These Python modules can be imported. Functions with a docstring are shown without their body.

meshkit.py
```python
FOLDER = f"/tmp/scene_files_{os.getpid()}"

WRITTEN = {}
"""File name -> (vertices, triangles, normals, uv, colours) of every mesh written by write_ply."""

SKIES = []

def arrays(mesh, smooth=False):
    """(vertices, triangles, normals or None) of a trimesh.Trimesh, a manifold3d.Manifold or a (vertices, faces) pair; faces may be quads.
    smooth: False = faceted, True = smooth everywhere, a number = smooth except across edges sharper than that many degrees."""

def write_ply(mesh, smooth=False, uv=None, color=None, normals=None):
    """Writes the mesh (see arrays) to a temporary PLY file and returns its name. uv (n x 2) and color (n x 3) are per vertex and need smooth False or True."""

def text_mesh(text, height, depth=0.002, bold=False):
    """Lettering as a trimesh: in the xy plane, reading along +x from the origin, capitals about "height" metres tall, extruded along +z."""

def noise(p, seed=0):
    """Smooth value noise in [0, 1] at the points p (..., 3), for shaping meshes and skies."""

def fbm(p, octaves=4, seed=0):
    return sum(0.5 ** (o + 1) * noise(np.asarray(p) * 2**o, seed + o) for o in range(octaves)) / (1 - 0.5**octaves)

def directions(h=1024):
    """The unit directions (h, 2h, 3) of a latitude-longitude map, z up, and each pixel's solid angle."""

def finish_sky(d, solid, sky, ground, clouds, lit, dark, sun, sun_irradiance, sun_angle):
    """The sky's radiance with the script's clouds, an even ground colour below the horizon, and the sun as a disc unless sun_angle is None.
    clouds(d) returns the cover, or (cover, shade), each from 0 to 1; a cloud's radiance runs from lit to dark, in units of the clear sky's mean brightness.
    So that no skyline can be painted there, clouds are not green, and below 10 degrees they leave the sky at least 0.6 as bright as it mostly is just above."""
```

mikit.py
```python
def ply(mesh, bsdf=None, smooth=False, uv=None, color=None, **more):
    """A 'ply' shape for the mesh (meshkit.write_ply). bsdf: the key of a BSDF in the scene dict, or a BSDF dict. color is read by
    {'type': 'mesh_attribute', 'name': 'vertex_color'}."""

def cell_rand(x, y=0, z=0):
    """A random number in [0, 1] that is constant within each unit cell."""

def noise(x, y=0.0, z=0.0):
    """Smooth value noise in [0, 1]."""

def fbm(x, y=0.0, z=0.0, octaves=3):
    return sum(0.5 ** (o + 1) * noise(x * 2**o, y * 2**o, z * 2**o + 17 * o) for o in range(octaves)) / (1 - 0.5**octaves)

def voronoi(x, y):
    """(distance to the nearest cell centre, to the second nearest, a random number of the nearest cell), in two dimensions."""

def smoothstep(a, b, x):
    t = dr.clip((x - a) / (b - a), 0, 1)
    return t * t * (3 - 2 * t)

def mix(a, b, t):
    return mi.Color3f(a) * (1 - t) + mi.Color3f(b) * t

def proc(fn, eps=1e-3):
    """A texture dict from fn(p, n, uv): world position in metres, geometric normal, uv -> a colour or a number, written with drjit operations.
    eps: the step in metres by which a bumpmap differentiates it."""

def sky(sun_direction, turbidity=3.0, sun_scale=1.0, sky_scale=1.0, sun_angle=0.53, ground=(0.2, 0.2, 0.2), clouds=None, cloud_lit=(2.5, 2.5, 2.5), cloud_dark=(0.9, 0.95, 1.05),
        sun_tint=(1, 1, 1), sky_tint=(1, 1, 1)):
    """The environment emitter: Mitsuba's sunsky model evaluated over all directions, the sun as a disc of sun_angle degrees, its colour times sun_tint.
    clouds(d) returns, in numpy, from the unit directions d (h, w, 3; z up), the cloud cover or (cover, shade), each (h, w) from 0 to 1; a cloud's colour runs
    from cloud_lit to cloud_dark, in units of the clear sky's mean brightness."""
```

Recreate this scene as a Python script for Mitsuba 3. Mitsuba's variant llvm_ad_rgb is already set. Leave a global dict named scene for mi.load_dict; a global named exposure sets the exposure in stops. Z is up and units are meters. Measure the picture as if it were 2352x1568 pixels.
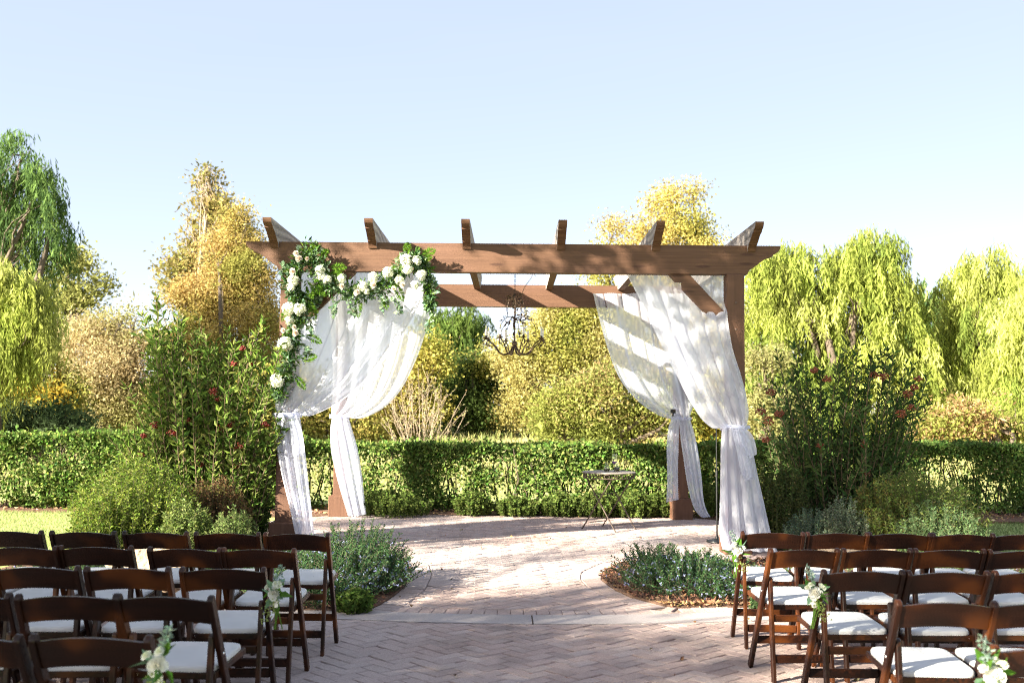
import math, random
import numpy as np, trimesh, mitsuba as mi, drjit as dr
import mikit, meshkit
from mikit import proc, noise, fbm, voronoi, cell_rand, smoothstep, mix
from scipy.interpolate import PchipInterpolator, CubicSpline
import shapely
from shapely.geometry import Polygon, Point, LineString, box
from shapely import affinity

T = mi.ScalarTransform4f
rng = np.random.default_rng(7)
rnd = random.Random(7)
scene, labels = {'type': 'scene'}, {}

# ------------------------------------------------------------------ camera, light, exposure
FOCAL, CX, CY = 2287.0, 1176.0, 784.0          # all in pixels of a 2352 x 1568 picture
CAM = np.array([0.0, 0.0, 1.56])
PITCH, ROLL = math.atan(166 / FOCAL), math.radians(0.5)
FWD = np.array([0, math.cos(PITCH), math.sin(PITCH)])
UP0 = np.array([0, -math.sin(PITCH), math.cos(PITCH)])
RT0 = np.array([1.0, 0, 0])
UP = UP0 * math.cos(ROLL) - RT0 * math.sin(ROLL)
RT = RT0 * math.cos(ROLL) + UP0 * math.sin(ROLL)
scene['camera'] = {'type': 'thinlens', 'fov': math.degrees(2 * math.atan(CX / FOCAL)), 'fov_axis': 'x',
                   'aperture_radius': 0.0062, 'focus_distance': 8.7, 'near_clip': 0.05, 'far_clip': 3000.0,
                   'to_world': T().look_at(origin=CAM.tolist(), target=(CAM + FWD).tolist(), up=UP.tolist())}
SUN = np.array([-0.764, -0.515, 0.40])


def veil(d):
    """A thin even veil of high cloud with faint streaks."""
    return .62 - .55 * np.exp(-np.maximum(d[..., 2], 0) * 6.0) + .12 * (meshkit.fbm(np.stack([d[..., 0] * 3 / (d[..., 2] + .25), d[..., 1] * 9 / (d[..., 2] + .25), d[..., 2] * 2], -1), 4) - .5)


scene['sky_light'] = mikit.sky(SUN.tolist(), turbidity=3.0, sun_scale=1.08, sky_scale=0.51, sun_tint=(1.0, 1.22, 1.62), sky_tint=(1.42, 1.12, 1.10),
                                clouds=veil, cloud_lit=(1.0, 1.10, 1.25))
exposure = 4.2


def at(px, py, y):
    """The point at distance y along the garden that is seen at a place of the picture."""
    d = FWD * FOCAL + RT * (px - CX) - UP * (py - CY)
    return CAM + d * (y / d[1])


def gr(px, py, z=0.0):
    d = FWD * FOCAL + RT * (px - CX) - UP * (py - CY)
    return CAM + d * ((z - CAM[2]) / d[2])


# ------------------------------------------------------------------ helpers
def numbered(key):
    if key not in TAKEN:
        TAKEN.add(key)
        return key
    k = 1
    while f'{key}_{k:03d}' in TAKEN:
        k += 1
    key = f'{key}_{k:03d}'
    TAKEN.add(key)
    return key


TAKEN = set()


def add(name, mesh, mat, parent=None, smooth=False, color=None, uv=None, kind=None, label=None, to_world=None):
    key = numbered((parent + '__' if parent else '') + name)
    more = {'to_world': to_world} if to_world is not None else {}
    scene[key] = mikit.ply(mesh, 'finish_' + mat, smooth=smooth, color=color, uv=uv, **more)
    if kind or label:
        labels[key] = {k: v for k, v in (('kind', kind), ('label', label)) if v}
    return key


def thing(name, label, cat, group=None):
    key = numbered(name)
    labels[key] = {'label': label, 'category': cat}
    if group:
        labels[key]['group'] = group
    return key


def tag(key, label, cat, group=None, kind=None):
    labels[key] = {'label': label, 'category': cat}
    if group:
        labels[key]['group'] = group
    if kind:
        labels[key]['kind'] = kind


def cat(ms):
    vs, fs, o = [], [], 0
    for v, f in ms:
        vs.append(v)
        fs.append(np.asarray(f) + o)
        o += len(v)
    return np.vstack(vs), np.vstack(fs)


def vf(m):
    return np.array(m.vertices), np.array(m.faces)


def tri(f):
    f = np.asarray(f)
    return np.vstack([f[:, [0, 1, 2]], f[:, [0, 2, 3]]]) if f.shape[1] == 4 else f


def bx(lo, hi, ch=0.004):
    """A box with chamfered edges: (vertices, triangles)."""
    lo, hi = np.array(lo, float), np.array(hi, float)
    pts = []
    for a in range(3):
        l2, h2 = lo + ch, hi - ch
        l2[a], h2[a] = lo[a], hi[a]
        for s in np.ndindex(2, 2, 2):
            pts.append(np.where(np.array(s) == 0, l2, h2))
    h = trimesh.convex.convex_hull(np.array(pts))
    return vf(h)


def bar(p, q, w, t, up=(0, 0, 1), ch=0.003):
    """A chamfered bar from p to q: w across, t along the third direction (nearest to up)."""
    p, q = np.array(p, float), np.array(q, float)
    L = np.linalg.norm(q - p)
    z = (q - p) / L
    x = np.cross(np.array(up, float), z)
    x /= np.linalg.norm(x)
    y = np.cross(z, x)
    v, f = bx([-w / 2, -t / 2, 0], [w / 2, t / 2, L], ch)
    return p + v[:, :1] * x + v[:, 1:2] * y + v[:, 2:] * z, f


def prism(poly, lo, hi, axis, ch=0.0):
    """A polygon (list of 2D points) extruded from lo to hi along axis 0 (poly = y,z) or 1 (poly = x,z) or 2 (poly = x,y)."""
    m = trimesh.creation.extrude_polygon(poly if hasattr(poly, 'exterior') else Polygon(poly), hi - lo, engine='earcut')
    v, f = vf(m)
    o = {0: (2, 0, 1), 1: (0, 2, 1), 2: (0, 1, 2)}[axis]
    w = np.empty_like(v)
    v = v + [0, 0, lo]
    w = v[:, list(o)]
    if axis == 1:
        f = f[:, ::-1]
    return w, f


def tube(pts, radii, sides=6, caps=True):
    p = np.asarray(pts, float)
    r = np.broadcast_to(np.asarray(radii, float), (len(p),))
    t = np.gradient(p, axis=0)
    t /= np.linalg.norm(t, axis=1, keepdims=True) + 1e-12
    a = np.cross(t[0], [0.3, 0.2, 0.9] if abs(t[0][2]) < 0.9 else [1, 0.1, 0])
    fr = []
    for k in range(len(p)):
        a = a - t[k] * (a @ t[k])
        a /= np.linalg.norm(a) + 1e-12
        fr.append(a)
    A = np.array(fr)
    B = np.cross(t, A)
    ang = np.arange(sides) * 2 * np.pi / sides
    v = p[:, None] + r[:, None, None] * (np.cos(ang)[None, :, None] * A[:, None] + np.sin(ang)[None, :, None] * B[:, None])
    v = v.reshape(-1, 3)
    i, j = np.meshgrid(np.arange(len(p) - 1), np.arange(sides), indexing='ij')
    q = np.stack([i * sides + j, i * sides + (j + 1) % sides, (i + 1) * sides + (j + 1) % sides, (i + 1) * sides + j], -1).reshape(-1, 4)
    f = tri(q)
    if caps:
        n = len(v)
        v = np.vstack([v, p[:1], p[-1:]])
        k = np.arange(sides)
        k2 = (k + 1) % sides
        e = (len(p) - 1) * sides
        f = np.vstack([f, np.stack([k2, k, k * 0 + n], 1), np.stack([k + e, k2 + e, k * 0 + n + 1], 1)])
    return v, f


def lathe(prof, sides=24, centre=(0, 0, 0)):
    prof = np.asarray(prof, float)
    ang = np.arange(sides) * 2 * np.pi / sides
    v = np.stack([prof[:, None, 0] * np.cos(ang), prof[:, None, 0] * np.sin(ang), np.repeat(prof[:, 1:2], sides, 1)], -1).reshape(-1, 3)
    n = len(prof)
    i, j = np.meshgrid(np.arange(n - 1), np.arange(sides), indexing='ij')
    q = np.stack([i * sides + j, i * sides + (j + 1) % sides, (i + 1) * sides + (j + 1) % sides, (i + 1) * sides + j], -1).reshape(-1, 4)
    return v + np.array(centre), tri(q)


def ball(c, r, sub=1, scale=(1, 1, 1)):
    m = trimesh.creation.icosphere(sub, 1.0)
    return np.array(m.vertices) * r * np.array(scale) + np.array(c), np.array(m.faces)


def unit(v):
    return v / (np.linalg.norm(v, axis=-1, keepdims=True) + 1e-12)


def rand_dirs(n):
    return unit(rng.normal(size=(n, 3)))


def leaves(c, d, L, W, col, bend=0.0, roll=None):
    """Leaf blades starting at c, pointing along d. L, W: sizes (scalars or arrays), col: (n,3). Returns (v, f, colours). bend>0: four triangles with a fold."""
    n = len(c)
    d = unit(d)
    s = unit(np.cross(d, rand_dirs(n) if roll is None else roll))
    nn = np.cross(d, s)
    L = np.broadcast_to(L, (n,))[:, None]
    W = np.broadcast_to(W, (n,))[:, None]
    if bend:
        v = np.stack([c, c + d * L * .45 + s * W * .5 + nn * W * bend, c + d * L + nn * L * -.12, c + d * L * .45 - s * W * .5 + nn * W * bend, c + d * L * .5 - nn * W * .05], 1)
        f = np.array([[0, 1, 4], [1, 2, 4], [2, 3, 4], [3, 0, 4]])
    else:
        v = np.stack([c, c + d * L * .5 + s * W * .5, c + d * L, c + d * L * .5 - s * W * .5], 1)
        f = np.array([[0, 1, 2], [0, 2, 3]])
    k = v.shape[1]
    F = (f[None] + (np.arange(n) * k)[:, None, None]).reshape(-1, 3)
    return v.reshape(-1, 3), F, np.repeat(col, k, 0)


def cols(n, palette, jit=0.18):
    pal = np.array(palette, float)
    c = pal[rng.integers(0, len(pal), n)]
    return np.clip(c * np.exp(rng.normal(0, jit, (n, 1))) * np.exp(rng.normal(0, jit * .4, (n, 3))), 0, 0.9)


def patchy(P, pal, seed, jit=.16):
    """Colours that change in patches through a crown."""
    pal = np.array(pal, float)
    t = meshkit.fbm(P * .55 + seed * 3.1, 3)
    i = np.clip(((t - .28) / .44 * len(pal) + rng.normal(0, .45, len(P))), 0, len(pal) - .001).astype(int)
    return np.clip(pal[i] * np.exp(rng.normal(0, jit, (len(P), 1))), 0, .9)


def catc(ms):
    vs, fs, cs, o = [], [], [], 0
    for v, f, c in ms:
        vs.append(v); fs.append(f + o); cs.append(c); o += len(v)
    return np.vstack(vs), np.vstack(fs), np.vstack(cs)


# ------------------------------------------------------------------ materials
def rgb(*c):
    return {'type': 'rgb', 'value': list(c)}


def leaf_mat(trans=0.7, rough=0.5, spec=0.5):
    return {'type': 'principledthin', 'base_color': {'type': 'mesh_attribute', 'name': 'vertex_color'}, 'roughness': rough, 'diff_trans': trans, 'eta': 1.3 + 0.25 * spec}


def vcol(rough=0.7):
    return {'type': 'twosided', 'bsdf': {'type': 'principled', 'base_color': {'type': 'mesh_attribute', 'name': 'vertex_color'}, 'roughness': rough, 'specular': 0.3}}


def prin(fn, rough, **k):
    return {'type': 'twosided', 'bsdf': {'type': 'principled', 'base_color': proc(fn) if callable(fn) else rgb(*fn), 'roughness': rough, **k}}


M = {}
scene['leaf'] = leaf_mat(0.8)
scene['leaf_far'] = leaf_mat(0.9, 0.7, 0.2)
scene['leaf_glossy'] = leaf_mat(0.5, 0.32, 0.9)
scene['petal'] = {'type': 'principledthin', 'base_color': {'type': 'mesh_attribute', 'name': 'vertex_color'}, 'roughness': 0.7, 'diff_trans': 0.7}
scene['bark'] = prin(lambda p, n, uv: mix((.055, .040, .030), (.16, .12, .09), fbm(p.x * 14, p.y * 14, p.z * 3)), 0.9)
scene['twig_pale'] = prin(lambda p, n, uv: mix((.20, .15, .11), (.36, .28, .20), fbm(p.x * 20, p.y * 20, p.z * 4)), 0.85)
scene['stem_green'] = prin(lambda p, n, uv: mix((.06, .07, .03), (.11, .11, .045), noise(p.x * 30, p.y * 30, p.z * 9)), 0.7)
scene['stem_red'] = prin(lambda p, n, uv: mix((.09, .06, .035), (.15, .10, .055), noise(p.x * 30, p.y * 30, p.z * 9)), 0.7)


def brown_stain(p, n, uv):
    g = fbm(p.x * 2.2, p.y * 9, p.z * 42, 4)
    w = fbm(p.x * 1.1 + 5, p.y * 1.3, p.z * 1.7, 3)
    line = smoothstep(.52, .7, noise(p.x * 1.4 + 3, p.y * 12, p.z * 75))
    c = mix((.088, .042, .024), (.152, .078, .046), g)
    c = mix(c, (.16, .082, .057), smoothstep(.5, .8, w) * .5)
    kn, _, kr = voronoi(p.x * 1.1 + dr.floor(p.y) * 3.3, p.z * 5.5 + p.y)
    c = mix(c, (.05, .02, .013), smoothstep(.13, .05, kn) * smoothstep(.35, .4, kr) * .8)
    return mix(c, (.06, .026, .016), line * .28)


def stain_post(p, n, uv):
    g = fbm(p.x * 42, p.y * 42, p.z * 2.0, 4)
    w = fbm(p.x * 2.1 + 5, p.y * 2.3, p.z * 1.1, 3)
    c = mix((.085, .040, .024), (.146, .074, .046), g)
    return mix(c, (.16, .082, .057), smoothstep(.5, .8, w) * .5)


def rafter_wood(p, n, uv):
    side = smoothstep(.5, .8, dr.abs(n.x))
    q = fbm(p.y * .9 + dr.floor(p.x) * 3.7, p.z * 2.2, p.x, 2)
    rings = .5 + .5 * dr.sin((p.z * 26 + q * 15 + p.y * 1.3) * 2.6)
    grey = mix((.115, .098, .092), (.32, .285, .265), rings * .65 + fbm(p.y * 5, p.z * 60, 1) * .35)
    return mix(brown_stain(p, n, uv), grey, side)


scene['stain_beam'] = {'type': 'bumpmap', 'nested': prin(brown_stain, 0.62, specular=.35), 'bump': proc(lambda p, n, uv: fbm(p.x * 8, p.y * 30, p.z * 130, 2) * 1.0), 'scale': 0.0012}
scene['stain_post'] = prin(stain_post, 0.62, specular=.35)
scene['rafter_wood'] = prin(rafter_wood, 0.75, specular=.3)
scene['bolt_metal'] = prin((.12, .07, .05), 0.5)


def chair_wood(ax):
    def fn(p, n, uv):
        s = [46.0, 46.0, 46.0]
        s[ax] = 5.0
        g = fbm(p.x * s[0] + uv.x * 31, p.y * s[1], p.z * s[2] + uv.x * 7, 3)
        b = fbm(p.x * 6 + 3, p.y * 6, p.z * 6, 2)
        c = mix((.0050, .0020, .0014), (.046, .012, .0035), smoothstep(.28, .8, g * .65 + b * .35))
        c = mix(c, (.11, .032, .006), smoothstep(.50, .78, b) * .7)
        return c * (.55 + .85 * noise(p.x * 1.9 + 4, p.y * 1.7, 2))
    return fn


for nm, ax in (('chair_wood_across', 0), ('chair_wood_up', 2)):
    scene[nm] = prin(chair_wood(ax), 0.38, specular=.28, clearcoat=.12, clearcoat_gloss=.85)
scene['vinyl'] = {'type': 'bumpmap', 'nested': prin(lambda p, n, uv: mix((.43, .43, .435), (.50, .50, .50), fbm(p.x * 9, p.y * 9, p.z * 9)), 0.5, specular=.35),
                  'bump': proc(lambda p, n, uv: fbm(p.x * 12, p.y * 12, 0, 2)), 'scale': 0.0010}
scene['chrome'] = {'type': 'roughconductor', 'material': 'Al', 'alpha': 0.25}


def brick_fn(p, n, uv):
    g = fbm(p.x * 160, p.y * 160, 0, 2)
    big = fbm(p.x * .7, p.y * .7, 3, 3)
    c = mix((.258, .198, .180), (.348, .276, .252), uv.x)
    c = mix(c, (.31, .215, .19), uv.y * .6)
    c = mix(c, (.33, .29, .285), smoothstep(.45, .75, big) * .55)
    dirt = smoothstep(.55, .8, fbm(p.x * 3.1 + 9, p.y * 3.1, 0, 3))
    c = c * (1 - .22 * dirt)
    return c * (.80 + .40 * g)


scene['brick_paver'] = {'type': 'bumpmap', 'nested': prin(brick_fn, 0.8, specular=.3), 'bump': proc(lambda p, n, uv: fbm(p.x * 170, p.y * 170, 0, 2)), 'scale': 0.0022}
scene['joint_sand'] = prin(lambda p, n, uv: mix((.12, .085, .065), (.24, .18, .145), fbm(p.x * 90, p.y * 90, 0)), 0.95)
scene['concrete'] = prin(lambda p, n, uv: mix((.22, .19, .185), (.31, .275, .27), fbm(p.x * 4, p.y * 4, 0, 4)) * (.88 + .24 * noise(p.x * 220, p.y * 220)), 0.85)
scene['mulch_ground'] = prin(lambda p, n, uv: mix((.045, .024, .015), (.15, .085, .055), fbm(p.x * 40, p.y * 40, p.z * 40, 3)), 0.95)
scene['mulch_chip'] = vcol(0.95)
scene['rock'] = {'type': 'bumpmap', 'nested': prin(lambda p, n, uv: mix((.24, .17, .115), (.40, .31, .22), fbm(p.x * 6, p.y * 6, p.z * 6, 4)) * (.75 + .5 * fbm(p.x * 50, p.y * 50, p.z * 50, 2)), 0.9),
                 'bump': proc(lambda p, n, uv: fbm(p.x * 25, p.y * 25, p.z * 25, 4)), 'scale': 0.03}


def ground_fn(p, n, uv):
    a = fbm(p.x * .5, p.y * .5, 0, 4)
    b = fbm(p.x * 30, p.y * 30, 0, 2)
    lawn = mix((.19, .23, .08), (.31, .34, .13), a) * (.7 + .6 * b)
    dry = mix((.20, .20, .075), (.33, .30, .14), fbm(p.x * .9, p.y * .9, 5, 4)) * (.75 + .5 * b)
    return mix(lawn, dry, smoothstep(17, 22, p.y))


scene['lawn_ground'] = prin(ground_fn, 0.95, specular=.1)
scene['sheer'] = {'type': 'mask', 'opacity': proc(lambda p, n, uv: .69 + .20 * uv.x),
                  'bsdf': {'type': 'principledthin', 'base_color': rgb(.80, .82, .92), 'roughness': 0.8, 'diff_trans': 1.0}}
scene['iron'] = {'type': 'twosided', 'bsdf': {'type': 'principled', 'base_color': proc(lambda p, n, uv: mix((.035, .022, .016), (.20, .12, .07), smoothstep(.42, .7, fbm(p.x * 45, p.y * 45, p.z * 45)))), 'metallic': .35, 'roughness': .55}}
scene['table_iron'] = prin(lambda p, n, uv: mix((.045, .030, .024), (.13, .092, .072), fbm(p.x * 30, p.y * 30, p.z * 30, 4)), 0.55, metallic=.25)
scene['table_top'] = prin(lambda p, n, uv: mix((.13, .105, .09), (.27, .235, .21), fbm(p.x * 18, p.y * 18, 0, 4)), 0.6)
scene['candle'] = prin((.80, .76, .68), 0.5)
scene['glass'] = {'type': 'dielectric', 'int_ior': 1.5, 'ext_ior': 1.0}
scene['black_paint'] = prin((.012, .013, .014), 0.42)
scene['dark_sand'] = prin((.010, .006, .020), 0.9)
scene['pale_sand'] = prin((.42, .40, .22), 0.9)
scene['purple_sand'] = prin((.22, .05, .30), 0.9)
scene['berry_red'] = prin(lambda p, n, uv: mix((.10, .008, .006), (.24, .022, .012), noise(p.x * 60, p.y * 60, p.z * 60)), 0.35)
scene['berry_rust'] = prin(lambda p, n, uv: mix((.13, .030, .014), (.30, .075, .03), noise(p.x * 60, p.y * 60, p.z * 60)), 0.45)
scene['flower_blue'] = vcol(.8)

for nm in [k for k in scene if k not in ('type', 'camera', 'sky_light')]:
    scene['finish_' + nm] = scene.pop(nm)

# ------------------------------------------------------------------ the ground: one sheet to the horizon, rising gently beyond the hedge
def terrain(x, y):
    z = -0.03 + 1.45 * np.clip((y - 18) / 20, 0, 1) ** 1.3
    return z + np.clip((y - 18) / 10, 0, 1) * .35 * (meshkit.fbm(np.stack([x * .08, y * .08, x * 0], -1), 3) - .5)


gx = np.unique(np.concatenate([np.linspace(-60, 60, 61), np.linspace(-600, 600, 41)]))
gy = np.unique(np.concatenate([np.linspace(-40, 90, 66), np.linspace(-300, 1200, 41)]))
X, Y = np.meshgrid(gx, gy, indexing='ij')
gv = np.stack([X, Y, terrain(X, Y)], -1).reshape(-1, 3)
i, j = np.meshgrid(np.arange(len(gx) - 1), np.arange(len(gy) - 1), indexing='ij')
k = len(gy)
gf = tri(np.stack([i * k + j, (i + 1) * k + j, (i + 1) * k + j + 1, i * k + j + 1], -1).reshape(-1, 4))
add('lawn_ground', (gv, gf), 'lawn_ground', smooth=True, kind='structure', label='sunlit pale green lawn and meadow reaching back to the trees')

# ---- paving layout (metres; x right, y away)
ARC = Point(0.1, 15.65)
R_OUT, R_IN = 8.10, 7.76
def P2(px, py):
    g = gr(px, py)
    return (g[0], g[1])


bed_right = Polygon(shapely.geometry.Polygon([P2(1470, 1287), P2(1420, 1297), P2(1383, 1315), P2(1382, 1330), P2(1403, 1348), P2(1450, 1371), P2(1540, 1394),
                                              (3.0, 8.35), (5.8, 10.0), (5.7, 12.0), (5.4, 14.4), (4.4, 14.4), (3.3, 12.0), (2.75, 10.9), (2.2, 10.75)]).buffer(.12).buffer(-.12).exterior)
bed_left = Polygon(shapely.geometry.Polygon([P2(905, 1275), P2(940, 1295), P2(944, 1318), P2(925, 1350), P2(880, 1385), P2(835, 1403), (-2.6, 8.0), (-5.0, 9.6), (-4.9, 11.2), (-4.2, 14.6),
                                             (-3.3, 12.2), (-2.6, 10.8), (-2.0, 10.4)]).buffer(.12).buffer(-.12).exterior)
beds = bed_right.union(bed_left)
patio = Point(0.1, 11.9).buffer(4.35, 48).union(box(-3.2, 9, 3.6, 13)).intersection(box(-6, 7, 7, 15.45))
band = ARC.buffer(R_OUT, 96).difference(ARC.buffer(R_IN, 96)).intersection(box(-5.5, 6, 5.5, 9.6))
front = box(-5.2, 2.4, 5.4, 9.3).difference(ARC.buffer(R_OUT, 96))
inner = patio.intersection(ARC.buffer(R_IN, 96)).difference(beds)
# soldier course: a ring of bricks on edge round the beds and along the concrete band
sold_zone = inner.intersection(beds.buffer(.20)).union(inner.difference(ARC.buffer(R_IN - .2, 96)))
field_in = inner.difference(sold_zone.buffer(.003))
sheet = front.union(inner).union(band)


def flat(poly, z, name, mat, **k):
    ms = []
    for g in getattr(poly, 'geoms', [poly]):
        if g.area > 1e-4:
            v, f = trimesh.creation.triangulate_polygon(g, engine='earcut')
            ms.append((np.column_stack([v, np.full(len(v), z)]), f))
    return add(name, cat(ms), mat, **k)


pav = 'brick_paving'
TAKEN.add(pav)
labels[pav] = {'label': 'pinkish beige herringbone brick paving of the aisle and round patio', 'kind': 'structure'}
flat(sheet, -.014, 'joint_bed', 'joint_sand', parent=pav, label='sandy joints between the paving bricks')
add('mulch_bed', cat([prism(g, -.02, .012, 2) for g in (bed_right,)]), 'mulch_ground', kind='structure', label='dark brown bark mulch bed right of the aisle')
add('mulch_bed', cat([prism(g, -.02, .012, 2) for g in (bed_left,)]), 'mulch_ground', kind='structure', label='dark mulch bed left of the aisle')
soil = box(-9.5, 15.62, -4.6, 16.9).union(box(-4.6, 15.2, 10, 16.9)).difference(patio.buffer(.01))
add('soil_strip', cat([prism(g, -.028, .004, 2) for g in getattr(soil, 'geoms', [soil])]), 'mulch_ground', kind='structure', label='strip of dark soil along the foot of the hedges')


def slab(poly, top, ch, z0=-.012):
    """A paving piece: its polygon with a bevelled upper edge."""
    c = np.array(poly.exterior.coords)[:-1]
    if not poly.exterior.is_ccw:
        c = c[::-1]
    cen = c.mean(0)
    d = c - cen
    L = np.linalg.norm(d, axis=1, keepdims=True)
    inn = cen + d * np.maximum(.3, 1 - ch * 1.6 / np.maximum(L, 1e-6))
    n = len(c)
    v = np.vstack([np.column_stack([c, np.full(n, z0)]), np.column_stack([c, np.full(n, top - ch)]), np.column_stack([inn, np.full(n, top)])])
    k = np.arange(n)
    k2 = (k + 1) % n
    q = np.vstack([np.stack([k, k2, k2 + n, k + n], 1), np.stack([k + n, k2 + n, k2 + 2 * n, k + 2 * n], 1)])
    fan = np.stack([np.zeros(n - 2, int) + 2 * n, k[1:-1] + 2 * n, k[2:] + 2 * n], 1)
    return v, np.vstack([tri(q), fan])


bricks = []                                        # (distance, v, f, uv)


def put_brick(poly):
    for g in getattr(poly, 'geoms', [poly]):
        if g.geom_type != 'Polygon' or g.area < 4e-4:
            continue
        g = Polygon(g.exterior).simplify(.002)
        v, f = slab(g, rnd.gauss(0, .0018), .006)
        c = g.centroid
        v[:, 2] += (v[:, 0] - c.x) * rnd.gauss(0, .010) + (v[:, 1] - c.y) * rnd.gauss(0, .010)
        bricks.append((math.hypot(c.x, c.y), c, g.area, v, f, np.tile([[rnd.random(), rnd.random()]], (len(v), 1))))


def herringbone(zone, ang, ox, oy):
    S, gap = .1, .0032
    a = math.radians(ang)
    ca, sa = math.cos(a), math.sin(a)
    prep = shapely.prepared.prep(zone)
    x0, y0, x1, y1 = zone.bounds
    N = int(math.hypot(x1 - x0, y1 - y0) / S) + 4
    cx, cy = (x0 + x1) / 2, (y0 + y1) / 2
    for i in range(-N, N):
        for j in range(-N, N):
            m = (i - j) % 4
            if m == 0:
                r = (i, j, 2, 1)
            elif m == 2:
                r = (i, j - 1, 1, 2) if False else None
            else:
                r = None
            if (i - j) % 4 == 0:
                cells = ((i, j, 2, 1), (i + 2, j - 1, 1, 2)) if False else ((i, j, 2, 1), (i, j + 1, 1, 2))
                for (a0, b0, w, h) in cells:
                    c = [(a0 * S + gap / 2, b0 * S + gap / 2), ((a0 + w) * S - gap / 2, b0 * S + gap / 2), ((a0 + w) * S - gap / 2, (b0 + h) * S - gap / 2), (a0 * S + gap / 2, (b0 + h) * S - gap / 2)]
                    q = [(cx + ox + x * ca - y * sa, cy + oy + x * sa + y * ca) for x, y in c]
                    mx, my = (q[0][0] + q[2][0]) / 2, (q[0][1] + q[2][1]) / 2
                    if not (x0 - .2 < mx < x1 + .2 and y0 - .2 < my < y1 + .2):
                        continue
                    if abs(mx) > my * .53 + .5:
                        continue
                    pg = Polygon(q)
                    if prep.contains(pg):
                        put_brick(pg)
                    elif prep.intersects(pg):
                        put_brick(pg.intersection(zone))


herringbone(front.buffer(-.004), 43, .03, .02)
for g in getattr(field_in, 'geoms', [field_in]):
    if g.area > .05:
        herringbone(g.buffer(-.003), 47, .05, -.02)


def soldiers(line, depth_poly, step=.104, width=.2, side=1):
    L = line.length
    n = int(L / step)
    for k in range(n):
        s = k * step
        p, q = line.interpolate(s + .0018), line.interpolate(s + step - .0018)
        if math.hypot(q.x - p.x, q.y - p.y) < .04:
            continue
        tx, ty = q.x - p.x, q.y - p.y
        l = math.hypot(tx, ty)
        nx, ny = -ty / l * side, tx / l * side
        pg = Polygon([(p.x + nx * .004, p.y + ny * .004), (q.x + nx * .004, q.y + ny * .004), (q.x + nx * width, q.y + ny * width), (p.x + nx * width, p.y + ny * width)])
        if not pg.is_valid:
            pg = pg.buffer(0)
        pg = pg.intersection(depth_poly)
        if pg.area > 3e-4 and abs(p.x) < p.y * .53 + .4:
            put_brick(pg)


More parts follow.
